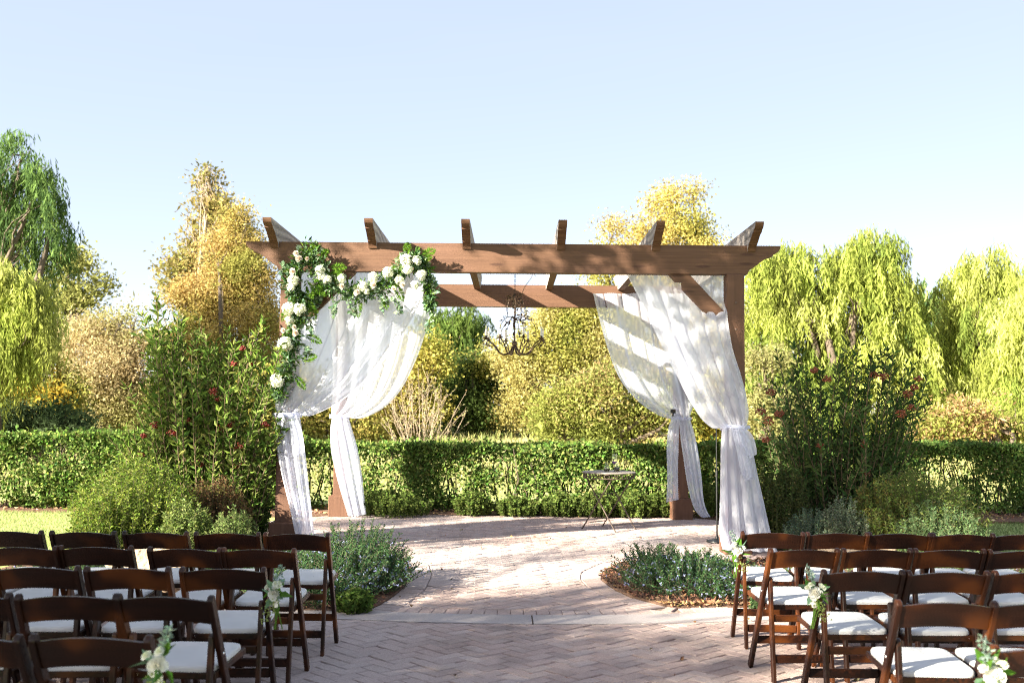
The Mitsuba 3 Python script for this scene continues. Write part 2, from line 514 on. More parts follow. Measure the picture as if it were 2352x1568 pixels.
for bed in (bed_right, bed_left):
    ln = LineString(bed.exterior.coords)
    ccw = bed.exterior.is_ccw
    soldiers(ln, inner.intersection(bed.buffer(.2)).difference(ARC.buffer(99).difference(ARC.buffer(R_IN - .004))), side=-1 if ccw else 1)
arc_line = LineString([(ARC.x + (R_IN - .004) * math.sin(t), ARC.y - (R_IN - .004) * math.cos(t)) for t in np.linspace(-.2, .28, 120)])
soldiers(arc_line, inner.difference(beds.buffer(.205)).difference(ARC.buffer(R_IN - .2)), side=1)
bricks.sort(key=lambda b: b[0] - b[2] * 0)
near = [b for b in bricks if b[2] > .015 and b[0] > 3.9 and abs(b[1].x - .1) < 1.5][:300]
ids = {id(b) for b in near}
for b in near:
    add('brick', (b[3], b[4]), 'brick_paver', parent=pav, uv=b[5])
rest = [b for b in bricks if id(b) not in ids]
v, f = cat([(b[3], b[4]) for b in rest])
add('brick_field', (v, f), 'brick_paver', parent=pav, uv=np.vstack([b[5] for b in rest]), kind='stuff', label='brick pavers of the patio and beneath the chairs')
# concrete band, in cast lengths
for k, t in enumerate(np.arange(-.62, .66, .21)):
    seg = Polygon([(ARC.x + r * math.sin(a), ARC.y - r * math.cos(a)) for r, aa in ((R_OUT - .004, np.linspace(t, t + .2085, 14)), (R_IN + .004, np.linspace(t + .2085, t, 14))) for a in aa])
    v, f = prism(seg, -.013, .003, 2)
    add('concrete_band', (v, f), 'concrete', parent=pav, label='smooth concrete band across the aisle' if k == 0 else None)


# ------------------------------------------------------------------ pergola
pg = thing('pergola', 'brown stained timber pergola with six scalloped rafters over the round brick patio', 'pergola')
YF, YB, XP = 11.53, 15.23, 2.58
ZB0, ZB1 = 3.195, 3.53
PROF = np.array([(0, 0), (-.006, -.03), (-.02, -.058), (-.048, -.083), (-.093, -.098), (-.095, -.12), (-.15, -.135), (-.20, -.165), (-.245, -.20), (-.285, -.232), (-.305, -.236), (-.308, -.252),
                 (-.34, -.262), (-.365, -.285), (-.38, -.31), (-.39, -.337)])


def beam(y, t, ztop, h):
    k = h / .337
    pr = PROF * [1, k]
    right = pr + [3.115, ztop]
    left = (pr * [-1, 1] + [-3.105, ztop])[::-1]
    poly = np.vstack([right, left])
    return prism(Polygon(poly), y - t / 2, y + t / 2, 1)


for y, lab in ((YF, 'front crossbeam with scalloped ends'), (YB, 'rear crossbeam behind the chandelier')):
    add('beam', beam(y, .14, ZB1, ZB1 - ZB0), 'stain_beam', parent=pg, label=lab)
raf_x = [-2.765, -1.625, -.535, .56, 1.66, 2.77]
for x in raf_x:
    k = .275 / .337
    pr = PROF * [1, k]
    back = pr + [YB + .5, 3.735]
    fr = (pr * [-1, 1] + [YF - .48, 3.735])[::-1]
    # notched over the beams
    poly = Polygon(np.vstack([back, fr]))
    for y in (YF, YB):
        poly = poly.difference(box(y - .073, 3.3, y + .073, ZB1 + .002))
    ms = [prism(g, x - .048, x + .048, 0) for g in getattr(poly, 'geoms', [poly])]
    add('rafter', cat(ms), 'rafter_wood', parent=pg)
BR = np.array([(-.655, 0), (-.42, 0), (0, -.45), (0, -.68), (-.07, -.62), (-.085, -.525), (-.17, -.515), (-.5, -.168), (-.505, -.086), (-.58, -.083)])
for y, yn in ((YF, 1), (YB, 1)):
    for s in (-1, 1):
        x = XP * s
        post = add('post', bx([x - .1, y - .1, .3], [x + .1, y + .1, ZB0 - .003], .006), 'stain_post', parent=pg)
        add('plinth', bx([x - .158, y - .158, -.01], [x + .158, y + .158, .31], .012), 'stain_post', parent=post)
        poly = BR * [s, 1] + [x - s * .103, ZB0 - .004]
        add('knee_brace', prism(Polygon(poly), y - .045, y + .045, 1), 'stain_beam', parent=pg)
        for z in (2.55, 2.86):
            v, f = ball((x, y - .1, z), .016, 1, (1, .5, 1))
            add('bolt', (v, f), 'bolt_metal', parent=post, smooth=True)

# ------------------------------------------------------------------ sheer curtains
def curtain(A, B, nf, seed, nu=100, nv=76, fold=1.0, zmin=None):
    r = np.random.default_rng(seed)
    a = np.array([at(*p) for p in A])
    b = np.array([at(*p) for p in B])
    va = np.linspace(0, 1, len(a))
    vb = np.linspace(0, 1, len(b))
    vv = np.linspace(0, 1, nv)
    ca, cb = PchipInterpolator(va, a)(vv), PchipInterpolator(vb, b)(vv)
    u = np.linspace(0, 1, nu)
    ph = r.uniform(0, 6.28, 6)
    fr = nf * (1 + .25 * r.normal(size=6))
    W = np.linalg.norm(cb - ca, axis=1)[:, None]
    lam = W / nf
    uu = u[None] + 0 * vv[:, None]
    drift = .35 * np.sin(2.2 * vv + ph[5])[:, None]
    s1 = np.sin(2 * np.pi * fr[0] * uu + ph[0] + drift)
    s2 = np.sin(2 * np.pi * fr[1] * .53 * uu + ph[1] - drift * 2 + .8 * vv[:, None])
    s3 = np.sin(2 * np.pi * fr[2] * 1.9 * uu + ph[2] + 1.5 * vv[:, None])
    amp = fold * np.clip(lam * .42, .006, .040)
    top = np.exp(-vv * 9)[:, None]
    fine = np.sin(2 * np.pi * nf * 3.1 * uu + ph[4] + 2 * np.sin(5 * uu)) * .009 * (.06 + top)
    env = .55 + .45 * np.sin(2 * np.pi * 1.3 * uu + ph[0]) * np.sin(2 * np.pi * .9 * uu + ph[3])
    off = (s1 * .8 * env + s2 * .9 + s3 * .10) * amp + fine * np.clip(lam * 12, .1, 1)
    shift = .26 * lam * env * (np.sin(2 * np.pi * fr[0] * uu + ph[0] + 1.3 + drift) + .9 * np.sin(2 * np.pi * fr[3] * .6 * uu + ph[3] + vv[:, None])) / W
    ux = np.clip(uu + shift * np.clip(uu * 8, 0, 1) * np.clip((1 - uu) * 8, 0, 1), -.02, 1.02)
    p = ca[:, None] * (1 - ux[..., None]) + cb[:, None] * ux[..., None]
    p[..., 1] += off
    p[..., 1] += .02 * np.sin(3 * vv + ph[4])[:, None] * 0
    if zmin is not None:
        p[..., 2] = np.maximum(p[..., 2], zmin + .012 * (s1 + 1))
    i, j = np.meshgrid(np.arange(nv - 1), np.arange(nu - 1), indexing='ij')
    q = np.stack([i * nu + j, i * nu + j + 1, (i + 1) * nu + j + 1, (i + 1) * nu + j], -1).reshape(-1, 4)
    hem = np.clip(1 - (1 - uu) * 45, 0, 1) + np.clip(1 - uu * 45, 0, 1) + np.clip(1 - vv[:, None] * 40, 0, 1) * .8
    uv = np.stack([np.clip(hem, 0, 1), uu], -1).reshape(-1, 2)
    return (p.reshape(-1, 3), tri(q)), uv


def sash(c, rx, ry, rz, n=5, seed=1):
    r = np.random.default_rng(seed)
    ms = []
    for k in range(n):
        t = np.linspace(0, 2 * np.pi, 28)
        z = (k - (n - 1) / 2) * rz * .5
        tilt = r.normal(0, .012)
        pts = np.stack([c[0] + rx * np.cos(t), c[1] + ry * np.sin(t), c[2] + z + tilt * np.cos(t + r.uniform(0, 6))], 1)
        ms.append(tube(pts, rz * .36, 6, False))
    return cat(ms)


def add_curtain(label, panels, tie, tails=(), dense=0):
    c = thing('sheer_curtain', label, 'curtain', 'sheer white curtains tied to the pergola posts')
    for nm, A, B, nf, seed, kw in panels:
        m, uv = curtain(A, B, nf, seed, **kw)
        if nm == 'skirt':
            uv[:, 0] = np.maximum(uv[:, 0], .6)
        elif dense:
            uv[:, 0] = np.maximum(uv[:, 0], dense)
        add(nm, m, 'sheer', parent=c, smooth=True, uv=uv)
    v, f = sash(*tie)
    add('sash', (v, f), 'sheer', parent=c, smooth=True, uv=np.ones((len(v), 2)))
    for k, (A, B) in enumerate(tails):
        m, uv = curtain(A, B, 3, 40 + k, nu=40, nv=40, fold=.8)
        add('sash_tail', m, 'sheer', parent=c, smooth=True, uv=uv)


Y1 = 11.66
t = at(1688, 980, 11.5)
add_curtain('sheer white curtain tied to the front right post beside the microphone stand', [
    ('drape', [(1437, 626, Y1), (1478, 706, Y1), (1518, 790, 11.64), (1555, 862, 11.58), (1588, 925, 11.5), (1618, 968, 11.42), (1642, 984, 11.38), (1660, 981, 11.36)],
     [(1668, 626, Y1), (1668, 690, 11.60), (1670, 728, 11.42), (1680, 790, 11.36), (1700, 855, 11.35), (1714, 905, 11.34), (1720, 945, 11.33), (1718, 968, 11.34), (1714, 981, 11.35)], 8, 1, {}),
    ('skirt', [(1661, 980, 11.36), (1657, 1010, 11.34), (1656, 1080, 11.33), (1655, 1150, 11.32), (1654, 1215, 11.3), (1662, 1262, 11.28)],
     [(1714, 980, 11.35), (1726, 1020, 11.33), (1741, 1090, 11.3), (1757, 1160, 11.27), (1772, 1225, 11.22), (1788, 1268, 11.2)], 6, 2, {'zmin': .02})],
    (t, .165, .17, .02, 5, 3),
    [([(1690, 985, 11.3), (1700, 1010, 11.27), (1712, 1035, 11.26), (1722, 1052, 11.25)], [(1708, 980, 11.3), (1728, 1000, 11.27), (1735, 1020, 11.26), (1738, 1043, 11.25)]),
     ([(1680, 985, 11.3), (1690, 1030, 11.26), (1700, 1075, 11.25), (1712, 1105, 11.24)], [(1695, 985, 11.29), (1712, 1030, 11.25), (1722, 1065, 11.24), (1728, 1096, 11.23)])], dense=.4)
t = at(659, 953, 11.5)
add_curtain('sheer white curtain tied to the front left post below the flower garland', [
    ('drape', [(985, 626, Y1), (968, 690, Y1), (930, 760, Y1), (880, 830, 11.62), (820, 893, 11.55), (755, 937, 11.48), (708, 955, 11.4), (686, 953, 11.37)],
     [(684, 622, Y1), (684, 700, 11.6), (680, 750, 11.44), (668, 800, 11.37), (652, 865, 11.35), (640, 905, 11.35), (633, 930, 11.34), (635, 945, 11.35), (638, 953, 11.36)], 9, 5, {}),
    ('skirt', [(687, 952, 11.37), (694, 990, 11.35), (703, 1056, 11.33), (711, 1130, 11.31), (719, 1200, 11.29), (724, 1252, 11.28)],
     [(636, 952, 11.36), (632, 1000, 11.35), (641, 1062, 11.34), (653, 1117, 11.33), (665, 1165, 11.32), (684, 1256, 11.3)], 5, 6, {'zmin': .02})],
    (t, .165, .17, .02, 5, 7),
    [([(662, 957, 11.3), (668, 990, 11.27), (672, 1020, 11.26), (670, 1050, 11.26)], [(680, 956, 11.3), (692, 985, 11.27), (698, 1010, 11.26), (700, 1038, 11.26)])], dense=.6)
Y2 = 15.12
t = at(780, 956, 15.2)
add_curtain('sheer white curtain tied to the rear left post in front of the hedge', [
    ('drape', [(996, 676, Y2), (986, 730, Y2), (970, 786, Y2), (947, 845, Y2), (915, 902, 15.1), (872, 942, 15.08), (825, 961, 15.05), (799, 956, 15.04)],
     [(752, 676, Y2), (757, 730, Y2), (762, 800, 15.1), (764, 860, 15.08), (763, 905, 15.06), (761, 930, 15.05), (761, 945, 15.04), (763, 956, 15.04)], 9, 9, {}),
    ('skirt', [(799, 955, 15.04), (808, 985, 15.03), (820, 1027, 15.02), (830, 1087, 15.0), (836, 1141, 14.98), (841, 1180, 14.97)],
     [(763, 955, 15.04), (758, 990, 15.03), (759, 1027, 15.02), (771, 1087, 15.0), (786, 1141, 14.98), (801, 1189, 14.97)], 5, 10, {'zmin': .02})],
    (t, .15, .17, .018, 5, 11))
t = at(1565, 961, 15.2)
add_curtain('sheer white curtain tied to the rear right post, parted over its plinth', [
    ('drape', [(1362, 674, Y2), (1378, 740, Y2), (1396, 803, Y2), (1419, 862, Y2), (1450, 906, 15.1), (1490, 940, 15.08), (1522, 957, 15.05), (1545, 962, 15.04)],
     [(1582, 674, Y2), (1584, 730, Y2), (1588, 800, 15.1), (1594, 850, 15.08), (1597, 890, 15.06), (1593, 925, 15.05), (1587, 948, 15.04), (1584, 962, 15.04)], 8, 13, {}),
    ('skirt', [(1545, 960, 15.04), (1537, 975, 15.03), (1531, 1027, 15.02), (1532, 1087, 15.0), (1530, 1153, 14.98)],
     [(1562, 961, 15.03), (1560, 985, 15.02), (1558, 1036, 15.0), (1557, 1087, 14.99), (1558, 1147, 14.97)], 5, 14, {'nu': 70}),
    ('skirt', [(1560, 961, 15.03), (1562, 1000, 15.02), (1569, 1051, 15.0), (1580, 1120, 14.98), (1597, 1172, 14.97), (1617, 1188, 14.95)],
     [(1584, 961, 15.04), (1596, 1000, 15.03), (1604, 1040, 15.02), (1611, 1090, 15.0), (1617, 1150, 14.98), (1632, 1186, 14.96)], 5, 15, {'nu': 70, 'zmin': .015})],
    (t, .15, .17, .018, 5, 17))

# ------------------------------------------------------------------ flowers and leaves for garland and bouquets
def petal_strip(c, d, nrm, L, W, cup):
    """One cupped petal: a 3 x 3 sheet starting at c, along d, curling towards nrm."""
    s = np.cross(d, nrm)
    v = []
    for a in (0, .55, 1.0):
        w = W * (.35, 1.0, .72)[(0, .55, 1.0).index(a)]
        for b in (-.5, 0, .5):
            v.append(c + d * L * a + s * w * b + nrm * L * (cup * a * a + .22 * (2 * b) ** 2 * W / L))
    f = [[k, k + 1, k + 4, k + 3] for k in (0, 1, 3, 4)]
    return np.array(v), tri(f)


def rose(c, r, axis, seed, tint=(.82, .79, .70), blush=(.80, .62, .52)):
    q = np.random.default_rng(seed)
    axis = unit(np.array(axis, float))
    e1 = unit(np.cross(axis, [.31, .2, .93]))
    e2 = np.cross(axis, e1)
    ms, cl = [], []
    for k in range(20):
        f = k / 19
        a = k * 2.4 + q.uniform(-.2, .2)
        rad = e1 * math.cos(a) + e2 * math.sin(a)
        rr = r * (.10 + .50 * f)
        d = unit(axis * (1.0 - .75 * f) + rad * (.15 + .85 * f))
        n = unit(axis * (.2 + .8 * f) - rad * (1.2 - .6 * f))
        v, ff = petal_strip(c + rad * rr * .4 - axis * r * .45 * f, d, n, r * (.62 + .25 * f), r * (.6 + .65 * f), .35 - .5 * f)
        ms.append((v, ff))
        cl.append(np.tile(np.array(blush) * (1 - f) + np.array(tint) * f, (len(v), 1)) * q.uniform(.93, 1.04))
    v, f = cat(ms)
    return (v, f), np.clip(np.vstack(cl), 0, .9)


def hydrangea(c, r, seed, tint=(.84, .85, .77), squash=(1, .8, 1)):
    q = np.random.default_rng(seed)
    n = 54
    d = unit(q.normal(size=(n, 3)) + [0, -.55, .1])
    ms, cl = [], []
    for k in range(n):
        a = d[k]
        rad = r * (1 + .10 * q.normal())
        p = c + a * np.array(squash) * rad * .86
        e1 = unit(np.cross(a, q.normal(size=3)))
        e2 = np.cross(a, e1)
        s = r * q.uniform(.27, .36)
        vs = [p]
        for m in range(4):
            for t, l in ((m * 1.5708 - .5, .85), (m * 1.5708, 1.05), (m * 1.5708 + .5, .85)):
                vs.append(p + (e1 * math.cos(t) + e2 * math.sin(t)) * s * l + a * s * (.25 if l > 1 else .12))
        fs = []
        for m in range(4):
            o = 1 + 3 * m
            fs += [[0, o, o + 1], [0, o + 1, o + 2]]
        ms.append((np.array(vs), np.array(fs)))
        col = np.tile(np.array(tint) * q.uniform(.88, 1.08), (13, 1))
        col[0] = np.array((.62, .66, .40))
        cl.append(col)
    # a core so that the head is not hollow
    v, f = ball(c, r * .70, 2, squash)
    ms.append((v, f))
    cl.append(np.tile([.52, .56, .36], (len(v), 1)))
    v, f = cat(ms)
    return (v, f), np.clip(np.vstack(cl), 0, .9)


def spray(path, n, rad, L, W, pal, seed, down=.2, bend=.25, ahead=.3, roundness=1.0):
    """Leaves standing off a path."""
    q = np.random.default_rng(seed)
    pts = np.asarray(path)
    k = q.uniform(0, len(pts) - 1.001, n)
    i = k.astype(int)
    c = pts[i] + (pts[i + 1] - pts[i]) * (k - i)[:, None]
    tg = unit(pts[i + 1] - pts[i])
    d = unit(q.normal(size=(n, 3)) * [1, .7, 1] + [0, -.35, -down] + tg * ahead)
    c = c + d * (q.uniform(.05, 1, (n, 1)) * rad)
    LL = L * q.uniform(.7, 1.25, n)
    v, f, cl = leaves(c, unit(d + q.normal(size=(n, 3)) * .6), LL, W * q.uniform(.8, 1.2, n), cols(n, pal), bend)
    return v, f, cl


EUC = [(.18, .27, .16), (.23, .32, .20), (.14, .23, .13), (.30, .37, .25)]
DARKG = [(.05, .10, .025), (.07, .14, .035), (.04, .08, .03)]
FERN = [(.10, .20, .025), (.14, .25, .03), (.08, .16, .02)]


def smooth_path(px, y, m=60):
    p = np.array([at(a, b, c if c else y) for a, b, *cc in px for c in [cc[0] if cc else None]])
    t = np.linspace(0, 1, len(p))
    return CubicSpline(t, p)(np.linspace(0, 1, m))


gar = thing('flower_garland', 'garland of white hydrangeas, roses and eucalyptus draped over the left corner of the pergola', 'garland')
GY = 11.30
paths = [smooth_path([(706, 572), (680, 612), (668, 648), (682, 690), (690, 725), (672, 765), (672, 800), (662, 840), (650, 870), (640, 905)], GY),
         smooth_path([(706, 572), (726, 605), (745, 640), (790, 665), (835, 668), (880, 652), (915, 626), (938, 600), (958, 592)], GY),
         smooth_path([(945, 595), (972, 612), (984, 645), (986, 680), (988, 705)], GY),
         smooth_path([(668, 655), (700, 690), (722, 690), (742, 650)], 11.36)]
parts = []
for k, p in enumerate(paths):
    Ln = np.linalg.norm(np.diff(p, axis=0), axis=1).sum()
    rr = (.100, .125, .065, .06)[k]
    parts.append(spray(p, int(370 * Ln), rr, .06, .045, EUC, 50 + k, down=.35))
    parts.append(spray(p, int(400 * Ln), rr * .9, .075, .026, DARKG, 60 + k))
    parts.append(spray(p, int(420 * Ln), rr * 1.05, .055, .018, FERN, 70 + k, down=-.1))
v, f, c = catc(parts)
add('foliage', (v, f), 'leaf', parent=gar, color=c, kind='stuff', label='mixed eucalyptus and dark green leaves of the garland')


def fern(p0, d, L, seed):
    q = np.random.default_rng(seed)
    t = np.linspace(0, 1, 26)[:, None]
    d = unit(np.array(d, float))
    sag = np.array([0, -.15, -.30])
    pts = p0 + d * L * t + sag * L * t ** 2 * .5
    s = unit(np.cross(d, [0, -1, .2]))
    ms = []
    for sg in (-1, 1):
        for sub in range(3):
            base = pts[2:]
            dirs = unit(s * sg + d * .55 + q.normal(size=(len(base), 3)) * .18)
            LL = L * .34 * np.sin(np.linspace(.5, 3.0, len(base))) * q.uniform(.7, 1.1, len(base))
            ms.append(leaves(base + d * q.uniform(0, L * .03, (len(base), 1)), dirs, LL, .010, cols(len(base), FERN), 0))
    return catc(ms)


fern_spots = [(735, 600, (.5, 0, .9)), (748, 640, (.9, 0, .5)), (757, 615, (1, 0, .15)), (718, 590, (.2, 0, 1)), (700, 640, (.3, 0, -.6)), (710, 690, (.4, 0, -1)), (715, 655, (.7, 0, -.4)), (690, 830, (.6, 0, .3)), (676, 862, (.4, 0, -.4)),
              (935, 590, (.0, 0, 1)), (960, 600, (1, 0, .45)), (965, 592, (1, 0, .7)), (880, 670, (.3, 0, -1)), (820, 680, (.1, 0, -1)), (700, 770, (.7, 0, -.2)), (655, 850, (-.6, 0, .1)), (905, 650, (.5, 0, -.8)), (665, 700, (-.4, 0, -.8))]
for k, (px, py, d) in enumerate(fern_spots):
    v, f, c = fern(at(px, py, GY - .03), d, .17 + .05 * rnd.random(), 90 + k)
    add('fern', (v, f), 'leaf', parent=gar, color=c)
trails = [[(905, 680), (915, 700), (918, 720)], [(985, 690), (990, 715), (986, 742), (983, 760)], [(800, 690), (805, 705), (812, 718)], [(700, 720), (712, 740), (715, 760)], [(640, 895), (640, 910), (645, 922)],
          [(866, 655), (878, 690), (880, 710)], [(657, 600), (648, 620), (655, 640)], [(690, 790), (703, 800), (708, 812)], [(770, 690), (766, 705), (770, 722)], [(985, 640), (998, 655), (1000, 672)]]
for k, tr in enumerate(trails):
    p = smooth_path(tr, GY - .03, 20)
    v1, f1, c1 = spray(p, 26, .03, .055, .045, EUC, 130 + k, down=.3)
    v2, f2 = tube(p, .003, 4)
    v, f, c = catc([(v1, f1, c1), (v2, f2, np.tile([.16, .20, .08], (len(v2), 1)))])
    add('eucalyptus_sprig', (v, f), 'leaf', parent=gar, color=c)


def z3(x, y):
    return (600 + x / 3.136) * .9408, (500 + y / 3.136) * .9408


for k, (x, y, r) in enumerate([(368, 580, 46), (345, 632, 34), (330, 795, 55), (412, 802, 52), (302, 1065, 60), (568, 500, 40), (578, 545, 36), (625, 572, 34), (735, 568, 38), (898, 625, 42), (925, 662, 28), (978, 558, 46), (1085, 515, 44),
                               (1228, 425, 52), (1310, 427, 38), (1238, 488, 46), (1345, 540, 44), (1298, 612, 36), (240, 1345, 56), (330, 885, 34), (1175, 575, 34)]):
    px, py = z3(x, y)
    (m, c) = hydrangea(at(px, py, GY - .10), r / 690, 200 + k)
    add('hydrangea', m, 'petal', parent=gar, color=c)
for k, (x, y, r) in enumerate([(405, 407, 30), (383, 368, 24), (357, 508, 27), (735, 622, 23), (850, 667, 28), (975, 612, 27), (380, 977, 27), (1200, 610, 24), (470, 410, 18), (1130, 640, 22), (370, 935, 20), (285, 960, 20)]):
    px, py = z3(x, y)
    m, c = rose(at(px, py, GY - .13), r / 667, (rnd.uniform(-.5, .5), -1, rnd.uniform(0, .6)), 300 + k)
    add('rose', m, 'petal', parent=gar, color=c, smooth=False)

# ------------------------------------------------------------------ chandelier
CY0 = 13.35
cc = at(1183, 760, CY0)
ch = thing('chandelier', 'wrought iron chandelier with candle sleeves and scrolled leaf arms hanging below the rafters', 'chandelier')


def zc(x, y):
    """A place in an enlargement of the chandelier, as offsets from its axis: (across, height)."""
    p = at((1150 + x / 6.532) * .9408, (660 + y / 6.532) * .9408, CY0)
    return p[0] - cc[0], p[2]


ax_x = zc(697, 700)[0]
z_hub = zc(697, 1170)[1]
stem = [(ax_x, zc(0, y)[1]) for y in (370, 600, 800, 1000, 1170)]
add('stem', tube([(cc[0] + x, CY0, z) for x, z in stem], [.006, .008, .009, .008, .012], 8), 'iron', parent=ch, smooth=60)
add('hub', lathe([(.0, z_hub + .05), (.03, z_hub + .03), (.036, z_hub), (.028, z_hub - .03), (.012, z_hub - .05), (0, z_hub - .06)], 16, (cc[0] + ax_x, CY0, 0)), 'iron', parent=ch, smooth=40)
zb, zt = zc(0, 1335)[1], zc(0, 1090)[1]
prof = [(.03, z_hub - .03), (.07, zb + .03), (.14, zb), (.22, zb + .03), (.29, zb + .12), (.35, zt - .04), (.395, zt - .01), (.43, zt - .03), (.435, zt - .065), (.41, zt - .085), (.375, zt - .08), (.345, zt - .11)]
prof = np.array(prof)
prof = CubicSpline(np.linspace(0, 1, len(prof)), prof)(np.linspace(0, 1, 44))
for k in range(8):
    a = k * math.pi / 4 + .30
    ca, sa = math.cos(a), math.sin(a)
    o = np.array([cc[0] + ax_x, CY0, 0])
    arm = add('arm', tube([o + [r * ca, r * sa, z] for r, z in prof], np.linspace(.010, .006, len(prof)), 7), 'iron', parent=ch, smooth=60)
    c0 = o + [.40 * ca, .40 * sa, 0]
    add('drip_pan', lathe([(0, zt + .000), (.02, zt - .004), (.042, zt + .004), (.044, zt + .010), (.02, zt + .006), (.014, zt + .010), (.014, zt + .035), (0, zt + .035)], 16, c0), 'iron', parent=arm, smooth=40)
    add('candle_sleeve', lathe([(.0135, zt + .034), (.0135, zt + .115), (0, zt + .117)], 12, c0), 'candle', parent=arm, smooth=40)
    add('bulb', lathe([(.005, zt + .106), (.013, zt + .122), (.014, zt + .135), (.008, zt + .16), (.001, zt + .178)], 12, c0), 'glass', parent=arm, smooth=True)
q = np.random.default_rng(12)
zlo, zhi = zc(0, 790)[1], zc(0, 400)[1]
for k in range(17):
    a = k * 2.399
    d2 = np.array([math.cos(a), math.sin(a)])
    low = k % 2
    z0 = z_hub + (.28 if low else .42)
    R = q.uniform(.13, .27) if low else q.uniform(.09, .2)
    H = q.uniform(.12, .17) if low else q.uniform(.16, .28)
    t = np.linspace(0, 1, 24)
    cur = q.uniform(2.6, 4.0)
    r = R * (1 - np.cos(np.minimum(t * cur, 3.6))) / 2 * 1.1
    z = z0 + H * np.sin(t * cur) * (1 - .25 * t) - (.16 * t if low else .0)
    pts = np.stack([cc[0] + ax_x + d2[0] * r, CY0 + d2[1] * r, z], 1)
    sc = add('scroll', tube(pts, np.linspace(.0065, .0035, 24), 5), 'iron', parent=ch, smooth=60)
    n = 5
    idx = q.integers(8, 24, n)
    lv, lf, _ = leaves(pts[idx], q.normal(size=(n, 3)) * [.7, .7, .5] + [0, 0, .25], .075, .028, np.zeros((n, 3)), .3)
    for m_ in range(n):
        add('leaf', (lv[m_ * 5:m_ * 5 + 5], lf[:4]), 'iron', parent=sc)
ztop = 3.46 + .1
lk = []
zz = zhi
while zz < ztop:
    tt = np.linspace(0, 2 * np.pi, 11)
    m = len(lk) % 2
    lk.append(tube(np.stack([cc[0] + ax_x + .010 * np.cos(tt) * (1 - m), CY0 + .010 * np.cos(tt) * m, zz + .02 + .02 * np.sin(tt)], 1), .0028, 5, False))
    zz += .031
add('chain', cat(lk), 'iron', parent=ch, smooth=60)
wire = smooth_path([(1187, 716), (1195, 690), (1205, 660), (1219, 640), (1224, 628), (1230, 634)], CY0 - .02, 30)
add('power_cord', tube(wire, .004, 5), 'iron', parent=ch, smooth=60)
add('ceiling_bar', bar((raf_x[2] + .05, CY0, 3.62), (raf_x[3] - .05, CY0, 3.62), .05, .05), 'stain_beam', parent=pg)

# ------------------------------------------------------------------ bistro table with bottles
tb = thing('bistro_table', 'small round rusted iron folding table standing on the patio', 'table')
TC = np.array([1.345, 13.75])
ZT = .785
e1, e2 = np.array([.73, -.684]), np.array([.684, .73])
c3 = (TC[0], TC[1], 0)
add('tabletop', lathe([(0, ZT), (.35, ZT), (.362, ZT - .004), (.365, ZT - .012), (.362, ZT - .02), (.34, ZT - .022), (0, ZT - .022)], 48, c3), 'table_top', parent=tb, smooth=30)
for z, r in ((ZT - .085, .006),):
    tt = np.linspace(0, 2 * np.pi, 49)
    add('apron_ring', tube(np.stack([TC[0] + .352 * np.cos(tt), TC[1] + .352 * np.sin(tt), tt * 0 + z], 1), r, 6, False), 'table_iron', parent=tb, smooth=60)
for k in range(18):
    a = k * 2 * np.pi / 18
    tt = np.linspace(0, 2 * np.pi, 17)
    s = np.array([-math.sin(a), math.cos(a)])
    o = TC + .350 * np.array([math.cos(a), math.sin(a)])
    rr = .026
    pts = np.stack([o[0] + s[0] * rr * np.cos(tt) * 1.35, o[1] + s[1] * rr * np.cos(tt) * 1.35, ZT - .054 + rr * np.sin(tt)], 1)
    if k % 3 == 2:
        pts = np.stack([o[0] + s[0] * np.linspace(-.03, .03, 9), o[1] + s[1] * np.linspace(-.03, .03, 9), ZT - .052 + .028 * np.sin(np.linspace(-1.5, 7.8, 9))], 1)
    add('scroll', tube(pts, .004, 5, k % 3 == 2), 'table_iron', parent=tb, smooth=60)


def tpt(a, b, z):
    p = TC + e1 * a + e2 * b
    return np.array([p[0], p[1], z])


for b, (sa) in ((-.225, 1), (.225, 1)):
    for s in (-1, 1):
        off = .006 * s
        add('leg', tube([tpt(.275 * s, b + off, .012), tpt(-.24 * s, b + off, ZT - .06)], .0095, 7), 'table_iron', parent=tb, smooth=60)
        v, f = ball(tpt(.28 * s, b + off, .010), .014, 1, (1, 1, .7))
        add('foot', (v, f), 'table_iron', parent=tb, smooth=True)
for s in (-1, 1):
    add('stretcher', tube([tpt(.225 * s, -.22, .085), tpt(.225 * s, .22, .085)], .006, 6), 'table_iron', parent=tb, smooth=60)
add('stretcher', tube([tpt(-.10, -.22, .47), tpt(-.10, .22, .47)], .008, 6), 'table_iron', parent=tb, smooth=60)


def bottle(name, label, px, y, scale, fill, mat, catg='bottle'):
    p = at(px, 1077, y)
    k = thing(name, label, catg)
    c = (p[0], y, ZT + .0015)
    s = scale
    out = [(0, 0), (.030, 0), (.036, .004), (.037, .03), (.036, .055), (.028, .072), (.014, .082), (.013, .095), (.024, .125), (.0225, .125), (.0115, .095), (.0125, .083), (.026, .070), (.033, .054), (.034, .03), (.033, .007), (0, .006)]
    add('glass_body', lathe([(a * s, b * s) for a, b in out], 24, c), 'glass', parent=k, smooth=40)
    add('sand', lathe([(0, .0068 * s), (.0325 * s, .008 * s), (.0332 * s, .03 * s), (.0322 * s, fill * s), (0, fill * s + .002)], 24, c), mat, parent=k, smooth=40)


